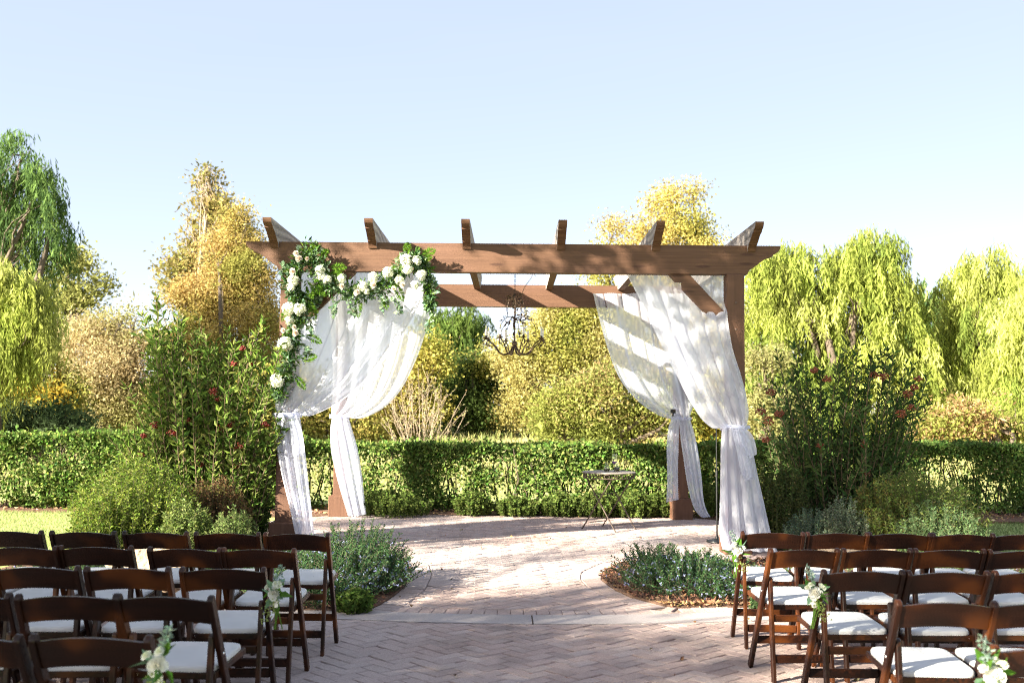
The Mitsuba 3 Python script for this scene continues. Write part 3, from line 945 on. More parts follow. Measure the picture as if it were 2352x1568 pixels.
bottle('sand_bottle', 'clear glass bottle of pale sand standing left on the bistro table', 1393.5, 13.70, 1.0, .045, 'pale_sand')
bottle('sand_bottle', 'glass bottle filled with dark sand standing right on the bistro table', 1417, 13.62, 1.02, .060, 'dark_sand')
p = at(1411.5, 1070, 13.86)
gv_ = thing('glass_vase', 'tall stemmed clear glass vase with a purple base behind the dark bottle', 'vase')
add('glass_body', lathe([(0, 0), (.038, 0), (.038, .005), (.006, .012), (.005, .085), (.022, .10), (.038, .125), (.042, .17), (.034, .235), (.032, .235), (.040, .17), (.036, .127), (.02, .104), (0, .100)], 24, (p[0], 13.86, ZT + .0015)), 'glass', parent=gv_, smooth=40)
add('sand', lathe([(0, .1015), (.018, .1045), (.0335, .126), (0, .127)], 20, (p[0], 13.86, ZT + .0015)), 'purple_sand', parent=gv_, smooth=40)

# ------------------------------------------------------------------ microphone stand and small camera
ms = thing('microphone_stand', 'slim black microphone stand with a round base beside the front right post', 'microphone stand')
b = gr(1647, 1245)
add('base', lathe([(0, 0), (.125, 0), (.13, .008), (.125, .022), (.06, .036), (.022, .045), (.016, .075), (0, .075)], 32, (b[0], b[1], .002)), 'black_paint', parent=ms, smooth=40)
add('pole', tube([(b[0], b[1], .07), (b[0], b[1], .80)], .0105, 10), 'black_paint', parent=ms, smooth=60)
add('clutch', tube([(b[0], b[1], .80), (b[0], b[1], .88)], .016, 12), 'black_paint', parent=ms, smooth=60)
add('rod', tube([(b[0], b[1], .88), (b[0], b[1], 1.46)], .0075, 8), 'black_paint', parent=ms, smooth=60)
add('clip', tube([(b[0], b[1] - .02, 1.46), (b[0], b[1] + .06, 1.49)], .016, 10), 'black_paint', parent=ms, smooth=60)
ac = thing('action_camera', 'tiny black camera clamped where the rear right curtain is tied', 'camera')
p = at(1546, 944, 14.88)
add('body', bx(p - [.038, .018, .03], p + [.038, .018, .03], .006), 'black_paint', parent=ac)
add('lens', lathe([(0, .0), (.016, 0), (.016, .012), (.010, .014), (0, .010)], 16), 'iron', parent=ac, smooth=40, to_world=T().translate((p + [.012, -.018, .006]).tolist()).rotate([1, 0, 0], 90))
add('clamp', tube([p + [0, 0, -.03], p + [0, .01, -.06], p + [.02, .14, -.07]], .012, 8), 'black_paint', parent=ac, smooth=60)

# ------------------------------------------------------------------ chairs
W = .425
PW = .024


def panel_mesh():
    nx, out = 25, []
    xs = np.linspace(-W / 2 + PW, W / 2 - PW, nx)
    g = []
    for x in xs:
        s = x / (W / 2)
        bow = 1 - s * s
        zt_, zb_ = .757 + .023 * bow ** 1.2, .652 + .020 * bow
        row = []
        for a, dy in ((0, -1), (.5, -1.15), (1, -1), (1, 1), (.5, .85), (0, 1)):
            z = zb_ + (zt_ - zb_) * a
            y = .44 * (1 - z / .79) - .010 * bow * 1.6 + dy * .0095
            if a in (0, 1):
                z += (.003 if a == 0 else -.003) * 0
            row.append((x, y, z))
        g.append(row)
    g = np.array(g)
    m = g.shape[1]
    i, j = np.meshgrid(np.arange(nx - 1), np.arange(m), indexing='ij')
    q = np.stack([i * m + j, (i + 1) * m + j, (i + 1) * m + (j + 1) % m, i * m + (j + 1) % m], -1).reshape(-1, 4)
    e = (nx - 1) * m
    caps = [[0, 1, 4, 5], [1, 2, 3, 4], [e + 5, e + 4, e + 1, e], [e + 4, e + 3, e + 2, e + 1]]
    return g.reshape(-1, 3), np.vstack([tri(q), tri(np.array(caps))])


def rounded_bar(p, q, w, t, n=8):
    """A flat bar in the y-z plane (width w, thickness t along x) with a round upper end at q."""
    p, q = np.array(p, float), np.array(q, float)
    d = unit(q[1:] - p[1:])
    s = np.array([-d[1], d[0]])
    ang = np.linspace(-np.pi / 2, np.pi / 2, n)
    poly = [p[1:] - s * w / 2]
    outl = [p[1:] + s * w / 2, p[1:] - s * w / 2] + [q[1:] + (np.sin(a) * s + np.cos(a) * d * .8) * w / 2 for a in ang]
    pl = Polygon(outl)
    if not pl.exterior.is_ccw:
        pl = Polygon(outl[::-1])
    x = p[0]
    # two bevelled faces
    inner_ = pl.buffer(-.004)
    v1, f1 = prism(pl, x - t / 2 + .004, x + t / 2 - .004, 0)
    a = np.array(pl.exterior.coords)
    b = np.array(inner_.exterior.coords)
    pts = np.vstack([np.column_stack([np.full(len(a), x - t / 2 + .004), a]), np.column_stack([np.full(len(a), x + t / 2 - .004), a]), np.column_stack([np.full(len(b), x - t / 2), b]), np.column_stack([np.full(len(b), x + t / 2), b])])
    return vf(trimesh.convex.convex_hull(pts))


def cushion():
    nx, ny = 24, 24
    hx, y0, y1 = .178, .136, .532
    cx_, cy_ = 0, (y0 + y1) / 2
    hy = (y1 - y0) / 2
    rings = []
    N = 44
    t = np.linspace(0, 2 * np.pi, N, endpoint=False)
    ex = 8.0
    def sq(a, b):
        c, s = np.cos(t), np.sin(t)
        return np.sign(c) * np.abs(c) ** (2 / ex) * a, np.sign(s) * np.abs(s) ** (2 / ex) * b
    prof = [(1.0, 0), (1.008, .007), (1.004, .015), (.985, .0215), (.95, .0245), (.85, .026), (.5, .0275), (.1, .028)]
    v = []
    for s, z in prof:
        x, y = sq(hx * s, hy * s)
        yy = cy_ + y
        v.append(np.stack([x, yy, .435 + z + (yy - .13) * .045], 1))
    v = np.vstack(v)
    n = len(prof)
    i, j = np.meshgrid(np.arange(n - 1), np.arange(N), indexing='ij')
    q = np.stack([i * N + j, i * N + (j + 1) % N, (i + 1) * N + (j + 1) % N, (i + 1) * N + j], -1).reshape(-1, 4)
    v = np.vstack([v, [[0, cy_, .435 + .028 + (cy_ - .13) * .045]]])
    k = np.arange(N)
    return v, np.vstack([tri(q), np.stack([k + (n - 1) * N, (k + 1) % N + (n - 1) * N, k * 0 + len(v) - 1], 1)])


def tilt(m):
    v, f = m
    v = v.copy()
    v[:, 2] += (v[:, 1] - .13) * .045
    return v, f


CH = []                                                     # (part name, ply dict)


def cp(name, mesh, mat, smooth=False):
    v = mesh[0]
    CH.append((name, mikit.ply(mesh, 'finish_' + mat, smooth=smooth)))


cp('backrest', panel_mesh(), 'chair_wood_across', 35)
for s in (-1, 1):
    cp('front_leg', rounded_bar((s * (W / 2 - PW / 2), .44, .0), (0, .012, .768), .046, PW), 'chair_wood_up', 25)
for s in (-1, 1):
    cp('rear_leg', rounded_bar((s * (W / 2 - PW - .014), .055, .0), (0, .112, .590), .040, .022), 'chair_wood_up', 25)
cp('seat', cushion(), 'vinyl', 50)
fr_ = [tilt(bx([-.186, .135, .405], [.186, .160, .434], .003)), tilt(bx([-.186, .512, .405], [.186, .537, .434], .003)), tilt(bx([-.186, .161, .405], [-.150, .511, .434], .003)), tilt(bx([.150, .161, .405], [.186, .511, .434], .003)),
       tilt(bx([-.149, .161, .422], [.149, .511, .432], .002))]
cp('seat_frame', cat(fr_), 'chair_wood_across')
y_l = .44 * (1 - .19 / .79)
cp('front_stretcher', bx([-W / 2 + PW + .001, y_l - .010, .165], [W / 2 - PW - .001, y_l + .010, .212], .004), 'chair_wood_across')
y_r = .055 + .057 * .14 / .59
cp('rear_stretcher', bx([-W / 2 + PW + .026, y_r - .010, .110], [W / 2 - PW - .026, y_r + .010, .158], .004), 'chair_wood_across')
y_r2 = .055 + .057 * .36 / .59
cp('rear_stretcher', bx([-W / 2 + PW + .026, y_r2 - .009, .345], [W / 2 - PW - .026, y_r2 + .009, .385], .004), 'chair_wood_across')
for s in (-1, 1):
    v, f = ball((s * W / 2, .155, .515), .0075, 1, (.5, 1, 1))
    cp('bolt', (v, f), 'chrome', True)
    v, f = bar((s * (W / 2 - PW - .0295), .135, .418), (s * (W / 2 - PW - .0295), .36, .428), .018, .004, (1, 0, 0), .001)
    cp('hinge_bracket', (v, f), 'chrome')

chair_at = {}
ORD = ['first', 'second', 'third', 'fourth', 'fifth', 'sixth']


def chair(x, y, yaw, label, group):
    key = thing('folding_chair', label, 'chair', group)
    tw = T().translate([x, y, 0]).rotate([0, 0, 1], yaw)
    for nm, d in CH:
        scene[numbered(key + '__' + nm)] = {**d, 'to_world': tw}
    return key


def z1(x, y):
    return (x / 2.6133) * .9408, (1200 + y / 2.6133) * .9408


def z2(x, y):
    return (1600 + x / 2.6133) * .9408, (1200 + y / 2.6133) * .9408


rows_left = [(6.47, 242, [2110, 1655, 1195, 735, 275, -185]), (5.75, 337, [1893, 1410, 843, 372, -100]), (5.02, 457, [1700, 1090, 512, -70]), (4.27, 628, [1360, 733, 52]), (3.51, 872, [960, 175])]
rows_right = [(6.77, 238, [552, 962, 1362, 1757, 2150]), (5.95, 340, [725, 1190, 1665, 2130]), (5.13, 472, [1072, 1597, 2148]), (4.29, 665, [1543, 2160]), (3.45, 955, [2178])]
ROWN = ['front row', 'second row', 'third row', 'fourth row', 'fifth row']
for side, rows, zf in (('left', rows_left, z1), ('right', rows_right, z2)):
    for r, (yy, zy, xs) in enumerate(rows):
        for k, zx in enumerate(xs):
            px, py = zf(zx, zy)
            p = at(px, py, yy)
            x = p[0] - W / 2 if side == 'left' else p[0] + W / 2
            yaw = rnd.gauss(0, 2.2) + (1.5 if side == 'left' else -1.0) * 0
            pos = 'at the aisle end of' if k == 0 else f'{ORD[k]} from the aisle in'
            chair_at[side, r, k] = (x, yy)
            chair(x + rnd.gauss(0, .006), yy + rnd.gauss(0, .012), yaw, f'dark wooden folding chair, {pos} the {ROWN[r]} {side} of the aisle', f'folding chairs in rows {side} of the aisle')

# ------------------------------------------------------------------ bouquets on the aisle chairs
def bouquet(x, y, z, side, seed, label, big=1.0):
    q = np.random.default_rng(seed)
    k = thing('chair_bouquet', label, 'bouquet', 'white posies tied to aisle chairs')
    c = np.array([x, y, z])
    m, cl = rose(c + [0, -.035, 0], .036 * big, (side * .35, -1, .55), seed, (.82, .82, .78), (.80, .78, .70))
    add('rose', m, 'petal', parent=k, color=cl)
    for j in range(4):
        a = q.uniform(.4, 2.7)
        o = np.array([math.cos(a) * .045, -.03 + .02 * q.normal(), math.sin(a) * .045 + .005]) * big
        m, cl = rose(c + o, .016 * big, (o[0] * 8, -.6, 1), seed + 10 + j, (.80, .81, .74), (.70, .74, .55))
        add('bud', m, 'petal', parent=k, color=cl)
    n = 11
    d = unit(q.normal(size=(n, 3)) * [1, .6, 1] + [0, -.3, .1])
    v, f, cl = leaves(c + d * .02 + [0, -.01, 0], d, .075 * big * q.uniform(.7, 1.2, n), .032 * big, cols(n, [(.10, .22, .03), (.16, .27, .17), (.07, .15, .03)]), .25)
    for j in range(n):
        add('leaf', (v[j * 5:j * 5 + 5], f[:4]), 'leaf', parent=k, color=cl[j * 5:j * 5 + 5])
    # seeded eucalyptus hanging below
    n = 70
    t = q.uniform(0, 1, n)
    pp = c + np.stack([side * -.05 * t + q.normal(0, .018, n), -.03 + q.normal(0, .012, n), -.03 - .11 * t + q.normal(0, .012, n)], 1) * big
    bs = cat([ball(p_, .0042 * big, 0) for p_ in pp])
    add('seed_sprig', bs, 'leaf', parent=k, color=np.tile([.30, .36, .12], (len(bs[0]), 1)), kind='stuff', label='pale green seed sprig of the posy')
    # plumy silver leaf above
    sp = np.stack([c + np.array([.01 * side, -.012, .02 + .10 * t_]) * big + [side * .02 * t_ ** 2, 0, 0] for t_ in np.linspace(0, 1, 14)])
    v1, f1, c1 = spray(sp, 60, .012, .022, .012, [(.22, .30, .24), (.26, .34, .28)], seed + 5, down=-.5)
    add('silver_sprig', (v1, f1), 'leaf', parent=k, color=c1)
    st = [tube([c + [q.normal(0, .006), -.012, 0], c + [q.normal(0, .008) + .005, -.014, -.08 * big], c + [q.normal(0, .012) + .01 * side, -.016, -.18 * big]], .0028, 5) for _ in range(5)]
    add('stem', cat(st), 'leaf', parent=k, color=np.tile([.12, .22, .04], (sum(len(a) for a, _ in st), 1)))
    add('ribbon', lathe([(.012, -.075), (.014, -.06), (.012, -.04)], 12, c + [0, -.014, 0]), 'candle', parent=k, smooth=60)


for (px, py, y, sd, seed, lab, big) in [(635, 1357, 4.97, 1, 400, 'white rose posy tied to the third row aisle chair left of the aisle', 1.0), (370, 1520, 3.45, 1, 410, 'white rose posy tied to the nearest aisle chair at lower left', 1.0),
                                        (1690, 1262, 6.76, -1, 420, 'white rose posy tied to the front row aisle chair right of the aisle', 1.0), (1868, 1358, 5.10, -1, 430, 'white rose posy tied to the third row aisle chair right of the aisle', 1.0),
                                        (2272, 1545, 3.40, -1, 440, 'white rose posy at the lower right corner tied to the nearest right chair', 1.0)]:
    p = at(px, py, y)
    bouquet(p[0], p[1], p[2], sd, seed, lab, big)

# ------------------------------------------------------------------ plants near the patio
def stems_bush(name, label, catg, base, rad, H, nst, lps, L, Wd, pal, mat, seed, lean=.5, start=.25, stem_r=.006, stem_mat='stem_green', top=None, group=None, bend=.22, up=.9, kind='shrub', stem_n=None, bare=.0):
    """A shrub of upright stems with leaves set spirally along them. top: list of (x, y, z) that stems aim for."""
    q = np.random.default_rng(seed)
    k = thing(name, label, catg, group)
    base = np.array(base, float)
    tubes, L_c, L_d = [], [], []
    for s in range(nst):
        a, rr = q.uniform(0, 2 * np.pi), math.sqrt(q.uniform(0, 1))
        if top is not None:
            tip = np.array(top[q.integers(len(top))]) + q.normal(0, 1, 3) * [rad * .16, rad * .16, H * .05]
            b0 = base + np.array([(tip[0] - base[0]) * .45, (tip[1] - base[1]) * .5, 0]) + q.normal(0, rad * .08, 3) * [1, 1, 0]
        else:
            h = H * (1 - .45 * rr ** 2) * q.uniform(.72, 1.05)
            b0 = base + np.array([math.cos(a), math.sin(a), 0]) * rad * rr * (1 - lean * .6)
            tip = base + np.array([math.cos(a) * rad * rr, math.sin(a) * rad * rr, h])
        m = 7
        t = np.linspace(0, 1, m)[:, None]
        mid = np.array([q.normal(0, .05), q.normal(0, .05), 0]) * H
        pts = b0 + (tip - b0) * t + mid * np.sin(t * np.pi) * .6
        pts[:, :2] += (tip - b0)[:2] * (t ** 1.6 - t) * .5
        tubes.append(tube(pts, np.linspace(stem_r, stem_r * .35, m), 4, False))
        n = int(lps * q.uniform(.75, 1.25) * (np.linalg.norm(tip - b0) / H))
        if n < 2:
            continue
        u = start + (1 - start) * np.linspace(0, 1, n) ** .9 + q.normal(0, .01, n)
        u = np.clip(u, 0, 1)
        kk = np.clip(u * (m - 1), 0, m - 1.001)
        i = kk.astype(int)
        c = pts[i] + (pts[i + 1] - pts[i]) * (kk - i)[:, None]
        tg = unit(pts[i + 1] - pts[i])
        ph = np.arange(n) * 2.4 + q.uniform(0, 6)
        e1 = unit(np.cross(tg, [.2, .9, .1]))
        e2 = np.cross(tg, e1)
        d = e1 * np.cos(ph)[:, None] + e2 * np.sin(ph)[:, None] + tg * up * q.uniform(.6, 1.4, (n, 1))
        L_c.append(c)
        L_d.append(d + q.normal(size=(n, 3)) * .15)
    c, d = np.vstack(L_c), np.vstack(L_d)
    n = len(c)
    v, f, cl = leaves(c, d, L * q.uniform(.6, 1.2, n), Wd * q.uniform(.7, 1.2, n), cols(n, pal), bend)
    add('stems', cat(tubes), stem_mat, parent=k, kind='stuff', label='stems of this plant')
    add('foliage', (v, f), mat, parent=k, color=cl, kind='stuff', label='leaves of this plant')
    return k, c


def berries(parent, spots, mat, r, n, seed):
    q = np.random.default_rng(seed)
    for (c, rr) in spots:
        pp = np.array(c) + unit(q.normal(size=(n, 3))) * rr * q.uniform(.2, 1, (n, 1)) ** .5 * [1, 1, .75]
        add('berry_cluster', cat([ball(p_, r * q.uniform(.85, 1.25), 0) for p_ in pp]), mat, parent=parent, smooth=True, label='cluster of red berries')


TOY = [(.10, .16, .03), (.13, .20, .04), (.17, .23, .05), (.08, .13, .03), (.23, .27, .08)]
# left toyon
YT = 11.7
def tops(lst, y, jy, q):
    return [tuple(at(px, py, y + q.normal(0, jy))) for px, py in lst]


q = np.random.default_rng(31)
tl = tops([(372, 715), (360, 750), (385, 760), (352, 790), (395, 800), (470, 770), (500, 790), (530, 775), (560, 800), (600, 790), (625, 775), (480, 830), (520, 850), (560, 850), (600, 850), (440, 850), (400, 860), (340, 900), (360, 960), (320, 990),
           (300, 1010), (420, 920), (470, 920), (520, 930), (570, 920), (610, 900), (630, 960), (590, 980), (540, 1000), (480, 1000), (430, 1000), (380, 1020), (620, 1040), (580, 1070), (540, 1080), (500, 1060), (600, 1120), (560, 1140), (450, 1070)], YT, .32, q)
kb, _ = stems_bush('toyon_shrub', 'tall green toyon shrub with red berry clusters left of the pergola', 'shrub', at(490, 1240, YT) * [1, 1, 0], .75, 2.45, 245, 88, .112, .036, TOY, 'leaf_glossy', 32, top=tl, stem_r=.009, start=.12, stem_mat='stem_red')
berries(kb, [(at(px, py, YT - q.uniform(.25, .5)), rr) for px, py, rr in [(490, 898, .065), (502, 915, .05), (512, 983, .075), (530, 975, .05), (357, 977, .06), (395, 993, .06), (428, 965, .06), (410, 967, .04), (550, 1025, .065), (455, 1065, .06), (545, 1068, .06), (322, 1045, .05), (330, 1000, .035), (558, 800, .04), (582, 835, .035), (610, 975, .05), (537, 835, .04)]], 'berry_red', .0085, 42, 33)
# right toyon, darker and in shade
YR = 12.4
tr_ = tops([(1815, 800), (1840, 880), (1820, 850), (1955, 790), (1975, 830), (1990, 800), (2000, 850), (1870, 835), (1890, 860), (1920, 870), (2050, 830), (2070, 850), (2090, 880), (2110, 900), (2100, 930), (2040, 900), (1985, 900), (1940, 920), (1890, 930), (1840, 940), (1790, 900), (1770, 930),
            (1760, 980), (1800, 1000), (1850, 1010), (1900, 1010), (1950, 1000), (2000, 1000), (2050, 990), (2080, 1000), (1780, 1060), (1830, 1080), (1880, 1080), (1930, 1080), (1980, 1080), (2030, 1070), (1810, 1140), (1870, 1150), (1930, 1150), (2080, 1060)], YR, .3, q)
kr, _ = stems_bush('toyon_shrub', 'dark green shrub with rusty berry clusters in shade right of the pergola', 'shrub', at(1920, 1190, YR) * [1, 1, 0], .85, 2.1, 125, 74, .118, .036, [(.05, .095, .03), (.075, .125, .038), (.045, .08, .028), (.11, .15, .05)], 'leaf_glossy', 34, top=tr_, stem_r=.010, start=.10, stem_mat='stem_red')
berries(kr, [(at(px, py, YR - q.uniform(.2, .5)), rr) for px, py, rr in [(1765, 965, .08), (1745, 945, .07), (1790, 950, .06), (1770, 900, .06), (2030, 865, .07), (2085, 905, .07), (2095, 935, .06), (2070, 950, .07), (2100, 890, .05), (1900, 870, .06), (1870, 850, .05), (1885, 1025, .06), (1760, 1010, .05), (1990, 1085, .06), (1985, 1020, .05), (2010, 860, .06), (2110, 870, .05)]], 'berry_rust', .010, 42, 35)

LIME = [(.14, .20, .03), (.18, .24, .04), (.11, .17, .03), (.22, .25, .06)]
OLIVE = [(.12, .14, .04), (.16, .16, .05), (.10, .12, .035)]
DRY = [(.15, .08, .045), (.20, .12, .06), (.11, .07, .035), (.14, .13, .04)]
SILV = [(.20, .24, .15), (.24, .28, .19), (.15, .20, .12)]


def mound(name, label, px, py0, ytop, y, wpx, nst, lps, L, Wd, pal, mat, seed, **k):
    b = at(px, py0, y)
    b[2] = 0
    H = at(px, ytop, y)[2]
    k = {'start': .06, 'bend': 0, 'stem_r': .0028, **k}
    return stems_bush(name, label, 'shrub', b, wpx / 2 * y / FOCAL, H, int(nst * 1.15), int(lps * 1.35), L * 1.25, Wd * 1.75, pal, mat, seed, **k)


mound('fine_leaf_shrub', 'bright green fine leaved rounded shrub at the edge of the left lawn', 310, 1255, 1045, 10.3, 300, 380, 54, .036, .010, LIME, 'leaf', 41, lean=.4, up=.6)
mound('fine_leaf_shrub', 'brownish dry shrub before the toyon left of the pergola', 485, 1258, 1092, 10.9, 180, 260, 60, .030, .011, DRY, 'leaf', 42, lean=.4, up=.6)
mound('fine_leaf_shrub', 'small light green shrub in front of the brownish dry shrub', 425, 1262, 1135, 9.9, 130, 150, 50, .034, .010, [(.15, .20, .05), (.19, .24, .08)], 'leaf', 43, lean=.3, up=.6)
mound('fine_leaf_shrub', 'low green shrub at the left edge of the bright fine leaved shrub', 225, 1262, 1140, 9.9, 130, 150, 46, .034, .010, LIME, 'leaf', 44, lean=.4, up=.6)
mound('fine_leaf_shrub', 'low pale green shrub close to the left front plinth', 535, 1265, 1160, 9.8, 120, 120, 46, .034, .010, [(.14, .19, .06), (.17, .22, .08)], 'leaf', 45, lean=.3, up=.6)
mound('fine_leaf_shrub', 'dark green low shrub against the front left post', 566, 1230, 1075, 11.75, 110, 110, 50, .05, .016, [(.05, .09, .025), (.07, .11, .03)], 'leaf', 52, lean=.3, up=.6)
mound('weedy_bush', 'feathery light green weedy bush beside the right lawn', 2110, 1236, 1075, 11.2, 300, 320, 48, .040, .009, [(.13, .19, .04), (.17, .23, .06), (.15, .15, .05)], 'leaf', 46, lean=.4, up=.7)
mound('weedy_bush', 'low feathery green bush in front of the right lawn', 2160, 1240, 1150, 10.6, 210, 220, 46, .036, .008, [(.10, .16, .07), (.13, .19, .08)], 'leaf', 47, lean=.5, up=.7)
mound('weedy_bush', 'golden green weedy bush between boulder and dark shrub', 2030, 1236, 1095, 11.3, 170, 180, 50, .038, .010, [(.20, .21, .05), (.15, .19, .05), (.25, .20, .06)], 'leaf', 48, lean=.4, up=.7)
mound('silver_shrub', 'grey green bluish low shrub at the foot of the dark shrub', 1868, 1236, 1165, 11.3, 140, 200, 44, .022, .008, [(.10, .15, .10), (.13, .18, .12)], 'leaf', 49, lean=.4, up=.6)
mound('silver_shrub', 'pale silvery green low shrub left of the boulder', 1940, 1240, 1140, 11.1, 120, 140, 44, .022, .010, SILV, 'leaf', 50, lean=.4, up=.6)
mound('silver_shrub', 'dark green shrub behind the curtain skirt of the front right post', 1790, 1236, 1050, 11.9, 150, 170, 50, .034, .014, [(.07, .10, .03), (.10, .11, .035)], 'leaf', 51, lean=.4, up=.6)

ROS = [(.045, .095, .04), (.065, .125, .05), (.035, .075, .032), (.095, .155, .06)]


def rosemary(label, spots, seed, n, H, pal=ROS, flower=(.34, .38, .62), nf=900):
    q = np.random.default_rng(seed)
    k = thing('rosemary_bush', label, 'shrub', None)
    tubes, C, D, FC = [], [], [], []
    for s in range(n):
        cx_, cy_, rx, ry, hh = spots[q.integers(len(spots))]
        a, rr = q.uniform(0, 6.283), math.sqrt(q.uniform(0, 1))
        b0 = np.array([cx_ + rx * rr * math.cos(a) * .82, cy_ + ry * rr * math.sin(a) * .82, .0])
        h = hh * .86 * (1 - .62 * rr ** 2.2) * q.uniform(.78, 1.12)
        lean = np.array([math.cos(a) * rr * .17, math.sin(a) * rr * .17, 0]) + q.normal(0, .05, 3) * [1, 1, 0]
        m = 6
        t = np.linspace(0, 1, m)[:, None]
        pts = b0 + np.array([0, 0, h]) * t + lean * t ** 1.7
        tubes.append(tube(pts, np.linspace(.003, .0015, m), 3, False))
        nl = int(70 * max(h, .16) / .4)
        u = np.linspace(.05, 1, nl) ** .7 * (m - 1.001)
        i = u.astype(int)
        c = pts[i] + (pts[i + 1] - pts[i]) * (u - i)[:, None]
        ph = np.arange(nl) * 2.4
        d = np.stack([np.cos(ph), np.sin(ph), np.full(nl, .75)], 1) + q.normal(size=(nl, 3)) * .2
        C.append(c); D.append(d)
        if q.uniform() < .6:
            mm = q.integers(1, 5)
            FC.append(pts[-2] + q.normal(0, .014, (mm, 3)) + lean * .1)
    c, d = np.vstack(C), np.vstack(D)
    v, f, cl = leaves(c, d, .030 * q.uniform(.7, 1.3, len(c)), .0105, cols(len(c), pal), 0)
    add('stems', cat(tubes), 'bark', parent=k, kind='stuff', label='thin woody stems of the rosemary')
    add('foliage', (v, f), 'leaf', parent=k, color=cl, kind='stuff', label='needle leaves of the rosemary')
    fc = np.vstack(FC)
    n2 = len(fc)
    v, f, cl = leaves(np.repeat(fc, 3, 0), unit(q.normal(size=(n2 * 3, 3)) + [0, -.3, .4]), .016, .012, cols(n2 * 3, [flower, (.42, .46, .62), (.32, .35, .56)], .1), .2)
    add('flowers', (v, f), 'petal', parent=k, color=cl, kind='stuff', label='tiny pale blue flowers')
    return k


rosemary('large rosemary bush with pale blue flowers beside the aisle end of the left front row', [(-1.62, 8.75, .66, .60, .50), (-1.42, 9.35, .46, .45, .62), (-1.20, 8.95, .32, .48, .44), (-1.62, 8.3, .5, .4, .36)], 61, 700, .55)
rosemary('rosemary mound in bark mulch right of the aisle', [(1.55, 8.95, .55, .55, .40), (1.35, 9.35, .32, .42, .42), (1.95, 8.8, .45, .5, .30), (1.75, 9.5, .5, .4, .34)], 62, 560, .4)
rosemary('low rosemary behind the left chairs near the pale boulder', [(-2.5, 8.9, .45, .4, .36), (-3.9, 9.1, .6, .5, .34)], 63, 300, .36)
rosemary('low rosemary behind the front row chairs right of the aisle', [(2.55, 9.3, .5, .5, .22), (3.5, 9.6, .7, .5, .28), (4.6, 10.0, .6, .4, .26)], 64, 300, .28, pal=[(.09, .14, .06), (.12, .17, .07)])
mound('groundcover_plant', 'yellow green low plant at the front corner of the left rosemary', 812, 1412, 1355, 7.95, 95, 60, 28, .035, .016, [(.075, .125, .028), (.10, .15, .035)], 'leaf', 65, lean=.4, up=.6)
mound('groundcover_plant', 'small light green plant at the rim of the right mulch bed', 1738, 1404, 1368, 7.95, 40, 14, 20, .03, .012, [(.09, .15, .06)], 'leaf', 66, lean=.4, up=.6)

# boulders
def boulder(label, c, r, sc, seed):
    m = trimesh.creation.icosphere(4, 1.0)
    v = np.array(m.vertices)
    n = meshkit.fbm(v * 1.3 + seed, 4) - .5
    v = v * (1 + .5 * n)[:, None]
    q = np.random.default_rng(seed)
    for _ in range(9):
        d = unit(q.normal(size=3))
        h = v @ d
        v = v - np.maximum(h - q.uniform(.62, .8), 0)[:, None] * d
    v = v * r * np.array(sc) + np.array(c)
    k = add('boulder', (v, m.faces), 'rock', smooth=25)
    tag(k, label, 'boulder')


p = at(1940, 1215, 10.9); boulder('flat sandstone boulder behind the right front row chairs', (p[0], 10.9, .06), .30, (1, .7, .55), 3)
p = at(2035, 1212, 10.7); boulder('smaller tan boulder in the weeds right of the flat boulder', (p[0], 10.7, .08), .14, (1, .8, .8), 5)
boulder('pale sandy boulder glimpsed between the left chair backs', (-3.15, 8.9, .12), .36, (1.15, .8, .8), 8)
boulder('low tan boulder beneath the right front row chairs', (3.1, 8.9, .05), .30, (1.3, .8, .5), 11)

# bark chips and fallen leaves on the beds
def scatter_chips(name, label, poly, n, seed, pal, L, Wd):
    q = np.random.default_rng(seed)
    x0, y0, x1, y1 = poly.bounds
    pts = np.column_stack([q.uniform(x0, x1, n), q.uniform(y0, y1, n)])
    pts = pts[shapely.contains_xy(poly, pts[:, 0], pts[:, 1])]
    n = len(pts)
    d = q.normal(size=(n, 3)) * [1, 1, .25]
    v, f, cl = leaves(np.column_stack([pts, np.full(n, .018) + q.uniform(0, .012, n)]), d, L * q.uniform(.5, 1.3, n), Wd * q.uniform(.5, 1.3, n), cols(n, pal, .3), .2)
    k = add(name, (v, f), 'mulch_chip', color=cl)
    tag(k, label, 'mulch', kind='stuff')


CHIP = [(.07, .034, .022), (.115, .056, .034), (.045, .025, .018), (.17, .09, .055)]
scatter_chips('bark_chips', 'bark chips of the right mulch bed', bed_right.intersection(box(.5, 7.5, 3.2, 11.5)), 16000, 71, CHIP, .045, .016)
scatter_chips('bark_chips', 'bark chips of the left mulch bed', bed_left.intersection(box(-4, 7.5, -.5, 11)), 9000, 72, CHIP, .045, .016)
scatter_chips('fallen_leaves', 'dry tan leaves along the front rim of the right mulch bed', bed_right.intersection(box(1.0, 7.6, 2.6, 8.35)), 420, 73, [(.28, .17, .08), (.36, .24, .13), (.2, .11, .06)], .055, .03)
scatter_chips('fallen_leaves', 'dry leaves lying under the hedges', soil, 2600, 74, [(.40, .24, .12), (.45, .30, .17), (.25, .14, .08)], .07, .04)
scatter_chips('fallen_leaves', 'a few dry leaves scattered over the brick patio', inner.union(front), 280, 75, [(.22, .12, .06), (.35, .22, .1), (.12, .08, .05)], .04, .02)

